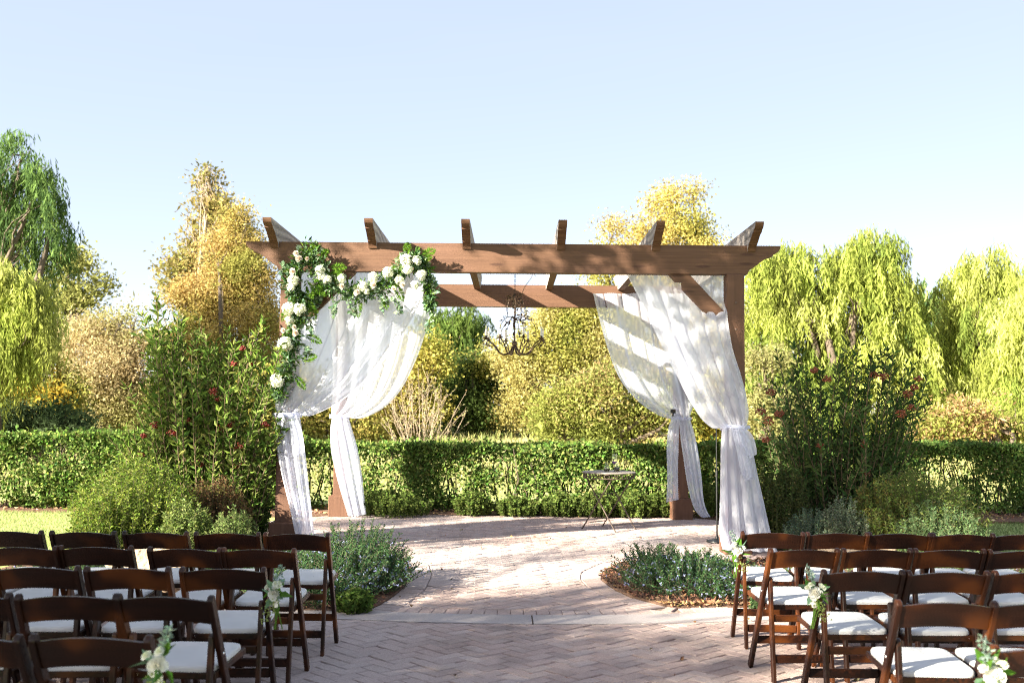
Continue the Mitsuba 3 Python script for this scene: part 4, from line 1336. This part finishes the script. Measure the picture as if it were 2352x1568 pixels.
# ------------------------------------------------------------------ hedges
def hedge(label, x0, x1, y0, y1, H, n, pal, seed, gaps=(), Lf=.066):
    q = np.random.default_rng(seed)
    k = thing('hedge', label, 'hedge', None)
    # leaves fill a shell near the front face and the top
    fr_a, tp_a = (x1 - x0) * H, (x1 - x0) * (y1 - y0)
    nt = int(n * tp_a / (fr_a + tp_a) * .8)
    nf = n - nt
    def wav(x, z):
        return .10 * (meshkit.fbm(np.stack([x * 1.1 + seed, z * 1.6, x * 0], -1), 3) - .5) * 2
    x = q.uniform(x0, x1, nf); z = H * q.uniform(.02, 1, nf) ** .92
    dep = q.exponential(.10, nf)
    yf = y0 + wav(x, z) + dep + .12 * np.clip(1 - z / .25, 0, 1)
    c1 = np.stack([x, yf, z], 1)
    x = q.uniform(x0, x1, nt); y = q.uniform(y0, y1, nt)
    c2 = np.stack([x, y, H + wav(x, y) * .5 - q.exponential(.06, nt) + (q.uniform(0, 1, nt) < .05) * q.uniform(0, .10, nt)], 1)
    c1[:, 2] *= 1 + .07 * (meshkit.fbm(np.stack([c1[:, 0] * .9, c1[:, 0] * 0, c1[:, 0] * 0 + seed], -1), 3) - .5)
    c2[:, 2] += .08 * (meshkit.fbm(np.stack([c2[:, 0] * .9, c2[:, 0] * 0, c2[:, 0] * 0 + seed], -1), 3) - .5)
    # shoots standing proud of the clipped top
    c = np.vstack([c1, c2])
    keep = np.ones(len(c), bool)
    dens = meshkit.fbm(np.stack([c[:, 0] * 2.2, c[:, 2] * 2.6, c[:, 1] * 2 + seed], -1), 3)
    keep &= q.uniform(0, 1, len(c)) < np.clip((dens - .33) * 4.5, .06, 1)
    for (gx_, gz, gr_, a) in gaps:
        w = ((c[:, 0] - gx_) / gr_[0]) ** 2 + ((c[:, 2] - gz) / gr_[1]) ** 2 < 1
        keep &= ~(w & (q.uniform(0, 1, len(c)) < a))
    c = c[keep]
    m = len(c)
    d = q.normal(size=(m, 3)) + [0, -.55, .45]
    nrm = unit(q.normal(size=(m, 3)) * 1.0 + [0, -.6, .4])
    s = np.cross(d, nrm)
    d2 = unit(np.cross(nrm, s))
    v, f, cl = leaves(c, d2, Lf * q.uniform(.55, 1.3, m), Lf * .62 * q.uniform(.7, 1.2, m), cols(m, pal, .30), 0, roll=nrm)
    add('foliage', (v, f), 'leaf_glossy', parent=k, color=cl, kind='stuff', label='clipped small leaves of the hedge')
    br = []
    for _ in range(int((x1 - x0) * 16)):
        x = q.uniform(x0, x1)
        y = q.uniform(y0 + .18, y1 - .1)
        pts = [np.array([x, y, 0])]
        for s_ in range(4):
            pts.append(pts[-1] + np.array([q.normal(0, .08), q.normal(0, .05), H * .24]))
        br.append(tube(np.array(pts), np.linspace(.016, .005, 5), 5, False))
    add('branches', cat(br), 'bark', parent=k, kind='stuff', label='woody branches inside the hedge')


HPAL = [(.085, .145, .03), (.12, .19, .04), (.155, .22, .055), (.21, .265, .08), (.07, .115, .03)]
hedge('clipped leafy hedge along the left lawn', -9.2, -3.4, 15.75, 16.7, 1.16, 62000, HPAL, 81)
hedge('clipped green hedge behind the bistro table and patio', -3.4, 3.2, 15.95, 16.8, 1.05, 72000, HPAL, 82, gaps=[(-.25, .30, (.35, .16), .75), (.35, .26, (.3, .13), .6), (-.9, .55, (.3, .3), .3)])
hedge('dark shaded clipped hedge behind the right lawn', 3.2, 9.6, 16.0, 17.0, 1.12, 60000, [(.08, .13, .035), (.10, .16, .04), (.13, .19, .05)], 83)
for k, (px, w, tp, yy) in enumerate([(905, 190, 1120, 15.4), (1085, 90, 1128, 15.5), (1190, 110, 1138, 15.5), (1290, 100, 1132, 15.5), (1370, 120, 1128, 15.45), (1450, 120, 1126, 15.5), (1520, 80, 1130, 15.5), (1640, 90, 1110, 15.5)]):
    mound('low_shrub', f'low rounded green shrub at the hedge foot, {ORD[k] if k < 6 else "seventh" if k == 6 else "last"} from the rear left curtain', px, 1180, tp, yy, w, 120, 40, .040, .020, [(.09, .13, .03), (.12, .16, .04), (.07, .10, .025)], 'leaf_glossy', 500 + k, lean=.3, up=.5, start=.1)

# ------------------------------------------------------------------ lawn blades
def grass(label, x0, x1, y0, y1, n, h, pal, seed, avoid=None, zf=None):
    q = np.random.default_rng(seed)
    x, y = q.uniform(x0, x1, n), q.uniform(y0, y1, n)
    if avoid is not None:
        m = ~shapely.contains_xy(avoid, x, y)
        x, y = x[m], y[m]
        n = len(x)
    z = terrain(x, y)
    d = q.normal(size=(n, 3)) * [.35, .35, .1] + [0, 0, 1]
    v, f, cl = leaves(np.stack([x, y, z], 1), d, h * q.uniform(.6, 1.3, n), h * .16, cols(n, pal, .2), 0)
    k = add('lawn_grass', (v, f), 'leaf', color=cl)
    tag(k, label, 'grass', kind='stuff')


avoid = beds.union(soil)
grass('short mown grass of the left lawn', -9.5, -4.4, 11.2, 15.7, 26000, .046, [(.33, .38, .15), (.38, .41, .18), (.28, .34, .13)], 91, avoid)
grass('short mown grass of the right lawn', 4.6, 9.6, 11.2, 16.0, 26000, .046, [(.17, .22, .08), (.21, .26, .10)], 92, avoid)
grass('pale meadow grass beyond the hedges', -16, 18, 18.5, 40, 24000, .28, [(.34, .36, .14), (.40, .39, .18), (.29, .33, .12)], 93)

# ------------------------------------------------------------------ trees
def limb(a, b, r0, r1, q, wob=.06, m=8):
    t = np.linspace(0, 1, m)[:, None]
    L = np.linalg.norm(b - a)
    o = q.normal(0, wob * L, (1, 3)) * np.sin(t * np.pi) + q.normal(0, wob * .4 * L, (1, 3)) * np.sin(t * 2 * np.pi)
    return a + (b - a) * t + o, np.linspace(r0, r1, m)


def tree(name, label, y, foot_px, lobes, n, L, Wd, pal, seed, style='leafy', trunk_r=.16, clump=.35, mat='leaf_far', bark='bark', jy=1.0, group=None, hang=1.2, top_z=None, shell=.45, catg='tree', twigs=0, per=None):
    """lobes: (px, py, r px) in the picture at distance y: the masses of the crown."""
    q = np.random.default_rng(seed)
    k = thing(name, label, catg, group)
    foot = at(foot_px, 1000, y)
    foot[2] = terrain(foot[0], foot[1])
    cs = [(at(px, py, y) + [0, q.normal(0, jy * .35) * (r * y / FOCAL), 0], r * y / FOCAL) for px, py, r in lobes]
    low = min(c[2] for c, r in cs)
    main = list(cs)
    for c, r in main:
        for _ in range(3):
            e = rand_dirs_q(q) * [1, .6, 1]
            cs.append((c + e * r * q.uniform(.75, 1.1), r * q.uniform(.28, .5)))
    fork = foot + np.array([0, 0, max(.5, (low - foot[2]) * .55)])
    fork[:2] += q.normal(0, .15, 2)
    tp, tr = limb(foot, fork, trunk_r, trunk_r * .75, q, .03)
    trunks, limbs = [tube(tp, tr, 9)], []
    for c, r in main:
        lp, lr = limb(fork, c, trunk_r * .6, .02 + trunk_r * .08, q, .08)
        limbs.append(tube(lp, lr, 6))
        for _ in range(5 + twigs):
            e = c + rand_dirs_q(q) * r * q.uniform(.6, 1.0)
            s_ = lp[q.integers(3, len(lp))]
            a2, r2 = limb(s_, e, .02 + trunk_r * .07, .006, q, .08, 6)
            limbs.append(tube(a2, r2, 4, False))
    area = np.array([r ** 2 for c, r in cs])
    cnt = (n * area / area.sum()).astype(int)
    ms = []
    for (c, r), m in zip(cs, cnt):
        if style == 'weeping':
            per_ = per or 26
            nt_ = max(3, m // per_ // 9)
            d = unit(q.normal(size=(nt_ * 2, 3)) + [0, -.25, .35])
            ct = c + d * r * q.uniform(shell, 1.06, (nt_ * 2, 1)) ** .6 * [1, .8, .9]
            ok = meshkit.fbm(ct * 1.5 + seed, 2) > .37
            ct, d = ct[ok][:nt_], d[ok][:nt_]
            nt_ = len(ct)
            tuft_len, tuft_col = np.repeat(q.uniform(.5, 1.2, nt_), 9), np.repeat(np.exp(q.normal(0, .22, (nt_, 1))), 9, 0)
            ns = nt_ * 9
            d = np.repeat(d, 9, 0)
            st = np.repeat(ct, 9, 0) + q.normal(0, .15, (ns, 3)) * [1, 1, .7]
            len_ = hang * tuft_len * q.uniform(.55, 1.1, ns)
            sway = q.normal(0, .10, (ns, 3)) * [1, 1, 0]
            t = np.linspace(0, 1, per_)
            arch = d * [1, 1, .25] * .28
            P = st[:, None] + (np.array([0, 0, -1.0])[None] * (len_[:, None] * t[None])[..., None]) + sway[:, None] * (t[None] * len_[:, None])[..., None] + arch[:, None] * np.sin(t * 1.6)[None, :, None]
            P = P + q.normal(0, .03, P.shape)
            P = P.reshape(-1, 3)
            dd = q.normal(size=P.shape) * [.36, .36, .2] + [0, 0, -1.0]
            cl = np.repeat(patchy(st, pal, seed, .12) * tuft_col, per_, 0) * np.exp(q.normal(0, .12, (len(P), 1)))
            ms.append(leaves(P, dd, L * np.exp(q.normal(0, .35, len(P))), Wd * np.exp(q.normal(0, .3, len(P))), np.clip(cl, 0, .8)))
        else:
            per_ = per or 30
            nc = max(3, m // per_)
            d = unit(q.normal(size=(nc * 2, 3)))
            ct = c + d * r * (q.uniform(shell, 1.10, (nc * 2, 1)) ** .7) * [1, .85, .9]
            ok = meshkit.fbm(ct * 1.7 + seed, 2) > .485
            ct = ct[ok][:nc]
            nc = len(ct)
            P = (ct[:, None] + q.normal(0, clump, (nc, per_, 3)) * [1, 1, .75]).reshape(-1, 3)
            cl = np.repeat(patchy(ct, pal, seed, .2), per_, 0) * np.exp(q.normal(0, .16, (len(P), 1)))
            nr = q.normal(size=P.shape)
            ms.append(leaves(P, q.normal(size=P.shape) + [0, 0, -.2], L * np.exp(q.normal(-.05, .38, len(P))), Wd * np.exp(q.normal(-.05, .3, len(P))), np.clip(cl, 0, .8)))
    v, f, cl = catc(ms)
    add('trunk', cat(trunks), bark, parent=k, smooth=60)
    add('limbs', cat(limbs), bark, parent=k, smooth=60, kind='stuff', label='forking limbs of this tree')
    add('crown', (v, f), mat, parent=k, color=cl, kind='stuff', label='foliage of the crown')
    return k


def rand_dirs_q(q):
    return unit(q.normal(size=3))


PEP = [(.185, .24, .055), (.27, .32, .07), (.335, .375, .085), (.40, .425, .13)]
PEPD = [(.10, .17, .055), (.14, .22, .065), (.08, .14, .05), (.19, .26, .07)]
GOLD = [(.28, .27, .075), (.38, .31, .10), (.45, .34, .13), (.49, .38, .17), (.42, .28, .10)]
PALE = [(.34, .33, .13), (.42, .37, .18), (.47, .39, .22), (.42, .32, .18)]
OLV = [(.20, .21, .06), (.25, .24, .075), (.15, .17, .05)]

tree('pepper_tree', 'tall airy weeping pepper tree at the left edge of the picture', 26, -40, [(60, 400, 75), (95, 470, 60), (20, 480, 80), (70, 540, 65), (-20, 560, 90), (20, 620, 80), (70, 660, 50), (-40, 420, 80), (95, 420, 35), (50, 350, 45), (90, 690, 40), (-30, 700, 90)], 17000, .16, .03, PEPD, 101, 'weeping', .22, hang=1.1, per=18)
tree('pepper_tree', 'bright yellow green weeping pepper tree low at the left edge', 22.5, -30, [(20, 660, 70), (60, 690, 50), (-20, 720, 90), (50, 750, 60), (0, 800, 80), (80, 720, 35), (30, 640, 40)], 22000, .15, .03, PEP, 102, 'weeping', .18, hang=1.1, per=18)
tree('olive_green_tree', 'small olive green tree against the sky between pepper tree and pale tree', 36, 150, [(150, 615, 34), (185, 605, 26), (222, 655, 22), (160, 680, 36), (130, 740, 36), (195, 690, 26), (125, 650, 26), (120, 780, 40)], 8500, .15, .08, [(.26, .27, .09), (.32, .32, .11), (.20, .22, .07)], 103, trunk_r=.14, clump=.28)
tree('pale_tan_tree', 'pale tan round tree behind the left hedge', 30, 240, [(200, 790, 70), (260, 770, 65), (310, 790, 55), (160, 850, 60), (240, 860, 80), (310, 870, 70), (280, 930, 70), (200, 930, 60), (330, 940, 50), (300, 740, 35)], 54000, .085, .048, PALE, 104, clump=.26)
tree('bare_top_tree', 'tall thin golden tree with bare upper twigs behind the golden tree', 40, 470, [(466, 460, 30), (490, 510, 34), (440, 540, 28), (520, 570, 34), (415, 610, 42), (395, 650, 36), (470, 600, 40), (385, 590, 24), (462, 405, 20), (475, 385, 14), (500, 430, 18), (530, 490, 28)], 8000, .17, .09, [(.30, .25, .09), (.24, .23, .07), (.36, .28, .11)], 105, trunk_r=.2, clump=.3, twigs=16, bark='twig_pale')
tree('golden_tree', 'dense golden leaved tree standing left of the pergola', 31, 520, [(540, 530, 45), (500, 590, 50), (570, 580, 45), (540, 640, 70), (480, 670, 60), (600, 650, 40), (560, 710, 75), (470, 740, 65), (600, 740, 40), (440, 700, 45), (520, 790, 80), (430, 800, 60), (600, 820, 50), (560, 500, 25)], 92000, .078, .050, GOLD, 106, clump=.22, shell=.3)
tree('pepper_tree', 'green pepper tree left of the chandelier beyond the hedge', 42, 1050, [(1010, 740, 50), (1060, 740, 50), (1100, 760, 35), (1000, 800, 55), (1060, 810, 60), (1100, 840, 45), (1040, 870, 60), (980, 870, 45)], 22000, .2, .04, [(.13, .20, .05), (.17, .24, .06), (.10, .16, .045)], 107, 'weeping', hang=1.2, per=18)
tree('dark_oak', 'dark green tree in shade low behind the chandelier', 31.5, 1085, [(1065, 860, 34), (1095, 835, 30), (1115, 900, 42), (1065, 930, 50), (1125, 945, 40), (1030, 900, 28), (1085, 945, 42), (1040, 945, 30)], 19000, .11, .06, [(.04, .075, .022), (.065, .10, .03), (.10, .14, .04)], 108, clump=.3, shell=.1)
tree('yellow_maple', 'yellow leaved small tree behind the bare twiggy shrub', 30, 960, [(975, 800, 40), (940, 850, 45), (995, 840, 34), (920, 900, 45), (960, 910, 45), (900, 950, 45), (985, 940, 30), (880, 990, 40), (940, 970, 50)], 26000, .095, .065, [(.30, .31, .07), (.40, .35, .09), (.46, .38, .12)], 109, clump=.25)
tree('golden_tree', 'broad golden tree right of the chandelier beyond the hedge', 31, 1290, [(1290, 740, 55), (1340, 730, 60), (1240, 760, 45), (1390, 760, 55), (1200, 810, 50), (1280, 820, 70), (1360, 830, 75), (1150, 825, 44), (1115, 835, 26), (1220, 880, 60), (1420, 840, 60), (1180, 940, 50), (1250, 940, 60), (1330, 720, 40), (1440, 770, 50)], 102000, .078, .050, [(.27, .29, .07), (.36, .34, .09), (.42, .38, .14), (.48, .42, .19), (.40, .35, .13)], 110, clump=.24, shell=.3)
tree('rusty_shrub', 'olive shrub with rusty tinted sprays behind the bistro table', 25, 1380, [(1290, 940, 55), (1370, 930, 65), (1440, 920, 60), (1330, 980, 50), (1420, 980, 55), (1500, 940, 55), (1480, 990, 45), (1260, 985, 40), (1400, 880, 45), (1550, 960, 50), (1540, 900, 50)], 48000, .085, .040, [(.23, .26, .07), (.29, .31, .08), (.37, .30, .12), (.22, .25, .07), (.36, .24, .12)], 111, clump=.2, catg='shrub', shell=.3)
tree('rusty_shrub', 'yellow orange shrub seen between the two right curtains', 25.5, 1640, [(1600, 930, 50), (1640, 960, 50), (1620, 1000, 40), (1690, 960, 45), (1580, 990, 40), (1650, 900, 40)], 15000, .10, .05, [(.34, .30, .06), (.40, .30, .07), (.26, .26, .06)], 112, clump=.2, catg='shrub')
tree('yellow_sycamore', 'tall yellow sycamore rising behind the right end of the pergola', 35, 1530, [(1545, 460, 40), (1520, 500, 50), (1570, 510, 45), (1490, 530, 40), (1600, 550, 50), (1650, 560, 35), (1410, 530, 28), (1400, 560, 25), (1530, 570, 60), (1460, 590, 45), (1590, 630, 70), (1500, 660, 80), (1590, 440, 22), (1400, 640, 50), (1620, 720, 60), (1680, 750, 55), (1560, 760, 60), (1640, 820, 60), (1700, 840, 50)], 50000, .095, .062, [(.36, .34, .09), (.45, .37, .11), (.50, .40, .15)], 113, clump=.26, trunk_r=.2)
tree('pepper_tree', 'huge bright weeping pepper tree right of the pergola', 28, 1930, [(1990, 590, 65), (1930, 610, 65), (2040, 600, 55), (1870, 640, 60), (1800, 650, 65), (1750, 680, 50), (1960, 680, 85), (2060, 680, 70), (1860, 730, 90), (1770, 770, 75), (1960, 790, 90), (2060, 780, 75), (2110, 800, 40), (1860, 840, 90), (1760, 870, 70), (1960, 880, 90), (2060, 880, 80), (1750, 620, 35), (2000, 545, 35), (1835, 605, 52), (1785, 620, 46), (1900, 770, 70), (1930, 840, 70), (2140, 890, 60), (2120, 960, 50), (2030, 960, 70), (1900, 960, 60)], 88000, .20, .032, PEP, 114, 'weeping', .3, hang=1.25, per=18)
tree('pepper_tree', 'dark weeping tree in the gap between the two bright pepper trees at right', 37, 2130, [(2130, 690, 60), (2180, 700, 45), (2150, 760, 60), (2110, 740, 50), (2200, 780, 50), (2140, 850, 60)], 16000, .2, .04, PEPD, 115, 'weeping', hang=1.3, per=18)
tree('pepper_tree', 'bright rounded weeping pepper tree near the right edge', 29, 2250, [(2250, 620, 60), (2290, 650, 50), (2210, 650, 50), (2240, 700, 80), (2300, 720, 60), (2200, 800, 60), (2260, 810, 90), (2180, 880, 60), (2250, 900, 90), (2320, 860, 70), (2150, 930, 50)], 52000, .20, .032, PEP, 116, 'weeping', .25, hang=1.2, per=18)
tree('pepper_tree', 'weeping pepper tree cut off by the right edge of the picture', 26, 2420, [(2380, 600, 50), (2350, 720, 60), (2400, 700, 80), (2360, 820, 70), (2420, 850, 80), (2350, 920, 60)], 30000, .19, .028, PEP, 117, 'weeping', .22, hang=1.2, per=18)
tree('wild_shrub', 'yellow olive shrub below the pepper tree at far left', 27, 100, [(60, 880, 50), (120, 880, 45), (30, 920, 50), (160, 910, 40), (100, 930, 50), (100, 850, 28)], 16000, .11, .06, [(.32, .28, .07), (.26, .26, .07), (.42, .30, .05)], 118, clump=.2, catg='shrub')
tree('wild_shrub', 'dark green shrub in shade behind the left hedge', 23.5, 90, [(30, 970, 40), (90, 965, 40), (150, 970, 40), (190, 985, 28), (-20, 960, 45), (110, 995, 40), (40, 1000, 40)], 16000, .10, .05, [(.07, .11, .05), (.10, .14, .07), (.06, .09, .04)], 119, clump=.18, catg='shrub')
tree('wild_shrub', 'sunlit golden shrub between golden tree and pergola post', 28, 640, [(600, 900, 60), (660, 900, 55), (640, 960, 55), (700, 960, 50), (740, 940, 40), (760, 990, 45), (700, 880, 40), (830, 985, 45), (580, 960, 50), (500, 920, 60), (420, 920, 60)], 26000, .11, .06, [(.34, .30, .08), (.28, .28, .07), (.40, .32, .10)], 120, clump=.22, catg='shrub')
tree('wild_shrub', 'pale olive shrub behind the front right post', 24, 1770, [(1760, 830, 40), (1740, 880, 40), (1780, 900, 45), (1750, 950, 45), (1800, 960, 40), (1720, 990, 40)], 14000, .09, .04, [(.28, .28, .11), (.32, .30, .13)], 121, clump=.18, catg='shrub')
tree('wild_shrub', 'pinkish green shrub at the foot of the right pepper trees', 23, 2280, [(2180, 960, 45), (2240, 970, 45), (2300, 960, 50), (2350, 975, 40), (2120, 985, 35)], 14000, .09, .04, [(.30, .29, .08), (.40, .26, .13), (.26, .28, .07)], 122, clump=.18, catg='shrub')

# bare twiggy shrub
q = np.random.default_rng(130)
tw = thing('bare_shrub', 'leafless pale twiggy shrub standing behind the hedge left of centre', 'shrub')
b = at(965, 1015, 21.5)
b[2] = terrain(b[0], b[1])
st, lc = [], []
for _ in range(34):
    px = q.uniform(-95, 105)
    tip = at(965 + px, 835 + abs(px) * .9 + q.uniform(0, 60), 21.5 + q.normal(0, .3))
    pts, rr = limb(b + q.normal(0, .05, 3) * [1, 1, 0], tip, .012, .003, q, .05, 9)
    st.append(tube(pts, rr, 4, False))
    for _ in range(5):
        s_ = pts[q.integers(3, 8)]
        e = s_ + (unit(pts[-1] - pts[0]) + q.normal(0, .35, 3)) * q.uniform(.2, .5)
        p2, r2 = limb(s_, e, .005, .002, q, .05, 5)
        st.append(tube(p2, r2, 3, False))
        lc.append(p2[2:])
add('twigs', cat(st), 'twig_pale', parent=tw, kind='stuff', label='bare pale twigs')
lc = np.vstack(lc)
v, f, cl = leaves(lc, rand_dirs(len(lc)), .05, .03, cols(len(lc), PALE))
add('foliage', (v, f), 'leaf_far', parent=tw, color=cl, kind='stuff', label='a few last tan leaves')

# trees of the garden behind and left of the camera: they shade the seats
def shade_tree(label, foot, blobs, n, L, seed, pal=OLV):
    q = np.random.default_rng(seed)
    k = thing('shade_tree', label, 'tree')
    foot = np.array([foot[0], foot[1], -.03])
    cs = [(np.array(b_[:3], float), b_[3]) for b_ in blobs]
    fork = foot + [0, 0, 2.6]
    tp, tr = limb(foot, fork, .24, .18, q, .02)
    limbs, ms = [], []
    for c, r in cs:
        lp, lr = limb(fork, c, .05 if n > 13000 else .025, .012, q, .06)
        limbs.append(tube(lp, lr, 6))
        m = int(n * r * r / sum(x[1] ** 2 for x in cs))
        nc = max(3, m // 30)
        ct = c + unit(q.normal(size=(nc, 3))) * r * q.uniform(.2, 1, (nc, 1)) ** .6
        P = (ct[:, None] + q.normal(0, .22, (nc, 30, 3))).reshape(-1, 3)
        ms.append(leaves(P, q.normal(size=P.shape), L * q.uniform(.6, 1.3, len(P)), L * .55, cols(len(P), pal)))
    v, f, cl = catc(ms)
    add('trunk', tube(tp, tr, 9), 'bark', parent=k, smooth=60)
    add('limbs', cat(limbs), 'bark', parent=k, smooth=60, kind='stuff', label='limbs of this tree')
    add('crown', (v, f), 'leaf_far', parent=k, color=cl, kind='stuff', label='foliage of the crown')


D = -unit(SUN)


def up_sun(x, y, z, h):
    """Where a crown at height h has to stand to shade the point (x, y, z)."""
    t = (h - z) / SUN[2]
    return (x + SUN[0] * t, y + SUN[1] * t, h)


def blobs(lst):
    return [(*up_sun(x, y, z, h), r) for x, y, z, h, r in lst]


shade_tree('broad tree behind the photographer that shades the chairs', (-13.0, -4.6), blobs([(-2.6, 4.4, .6, 7.5, 1.5), (-2.2, 6.3, .6, 6.5, 1.0), (-.5, 5.2, 0, 8.0, 1.1), (-.2, 6.7, 0, 7.0, .75), (.9, 6.2, 0, 7.2, .38), (-3.2, 3.0, .6, 7.0, 1.4), (-1, 3.4, .3, 7.0, 1.3), (-4.0, 6.0, .6, 6.0, .9), (.4, 3.2, 0, 7.6, .6), (-1.2, 7.4, .2, 6.4, .5)]), 15000, .145, 141)
shade_tree('tree left of the seats that shades the right hand garden', (-6.4, 3.0), blobs([(5.2, 12.2, 1.0, 6.6, 1.5), (4.2, 11.6, .6, 6.2, 1.0), (6.6, 13.0, .8, 7.2, 1.4), (3.2, 11.3, .5, 5.8, .7), (9.0, 15.9, .6, 7.8, 1.4), (7.5, 15.9, .4, 7.2, .9), (3.4, 8.6, .4, 5.6, .6), (3.0, 15.4, .8, 6.6, .7), (2.75, 11.5, 3.32, 6.4, .38)]), 13000, .143, 142)
shade_tree('slender tree left of the seats with a thin crown', (-11.5, 1.5), blobs([(2.6, 5.6, .6, 6.6, .5), (3.6, 5.0, .5, 7.0, .7), (3.0, 6.9, .5, 6.0, .45), (-.6, 13.6, 0, 5.6, .45), (-2.0, 14.3, 0, 5.2, .5), (.5, 11.1, 0, 5.4, .26), (1.5, 9.5, 0, 5.8, .30), (.2, 8.5, 0, 5.6, .28), (2.2, 12.6, 0, 5.8, .34), (-.5, 12.2, 0, 5.2, .26), (2.6, 10.7, 0, 6.0, .28)]), 13000, .09, 143)
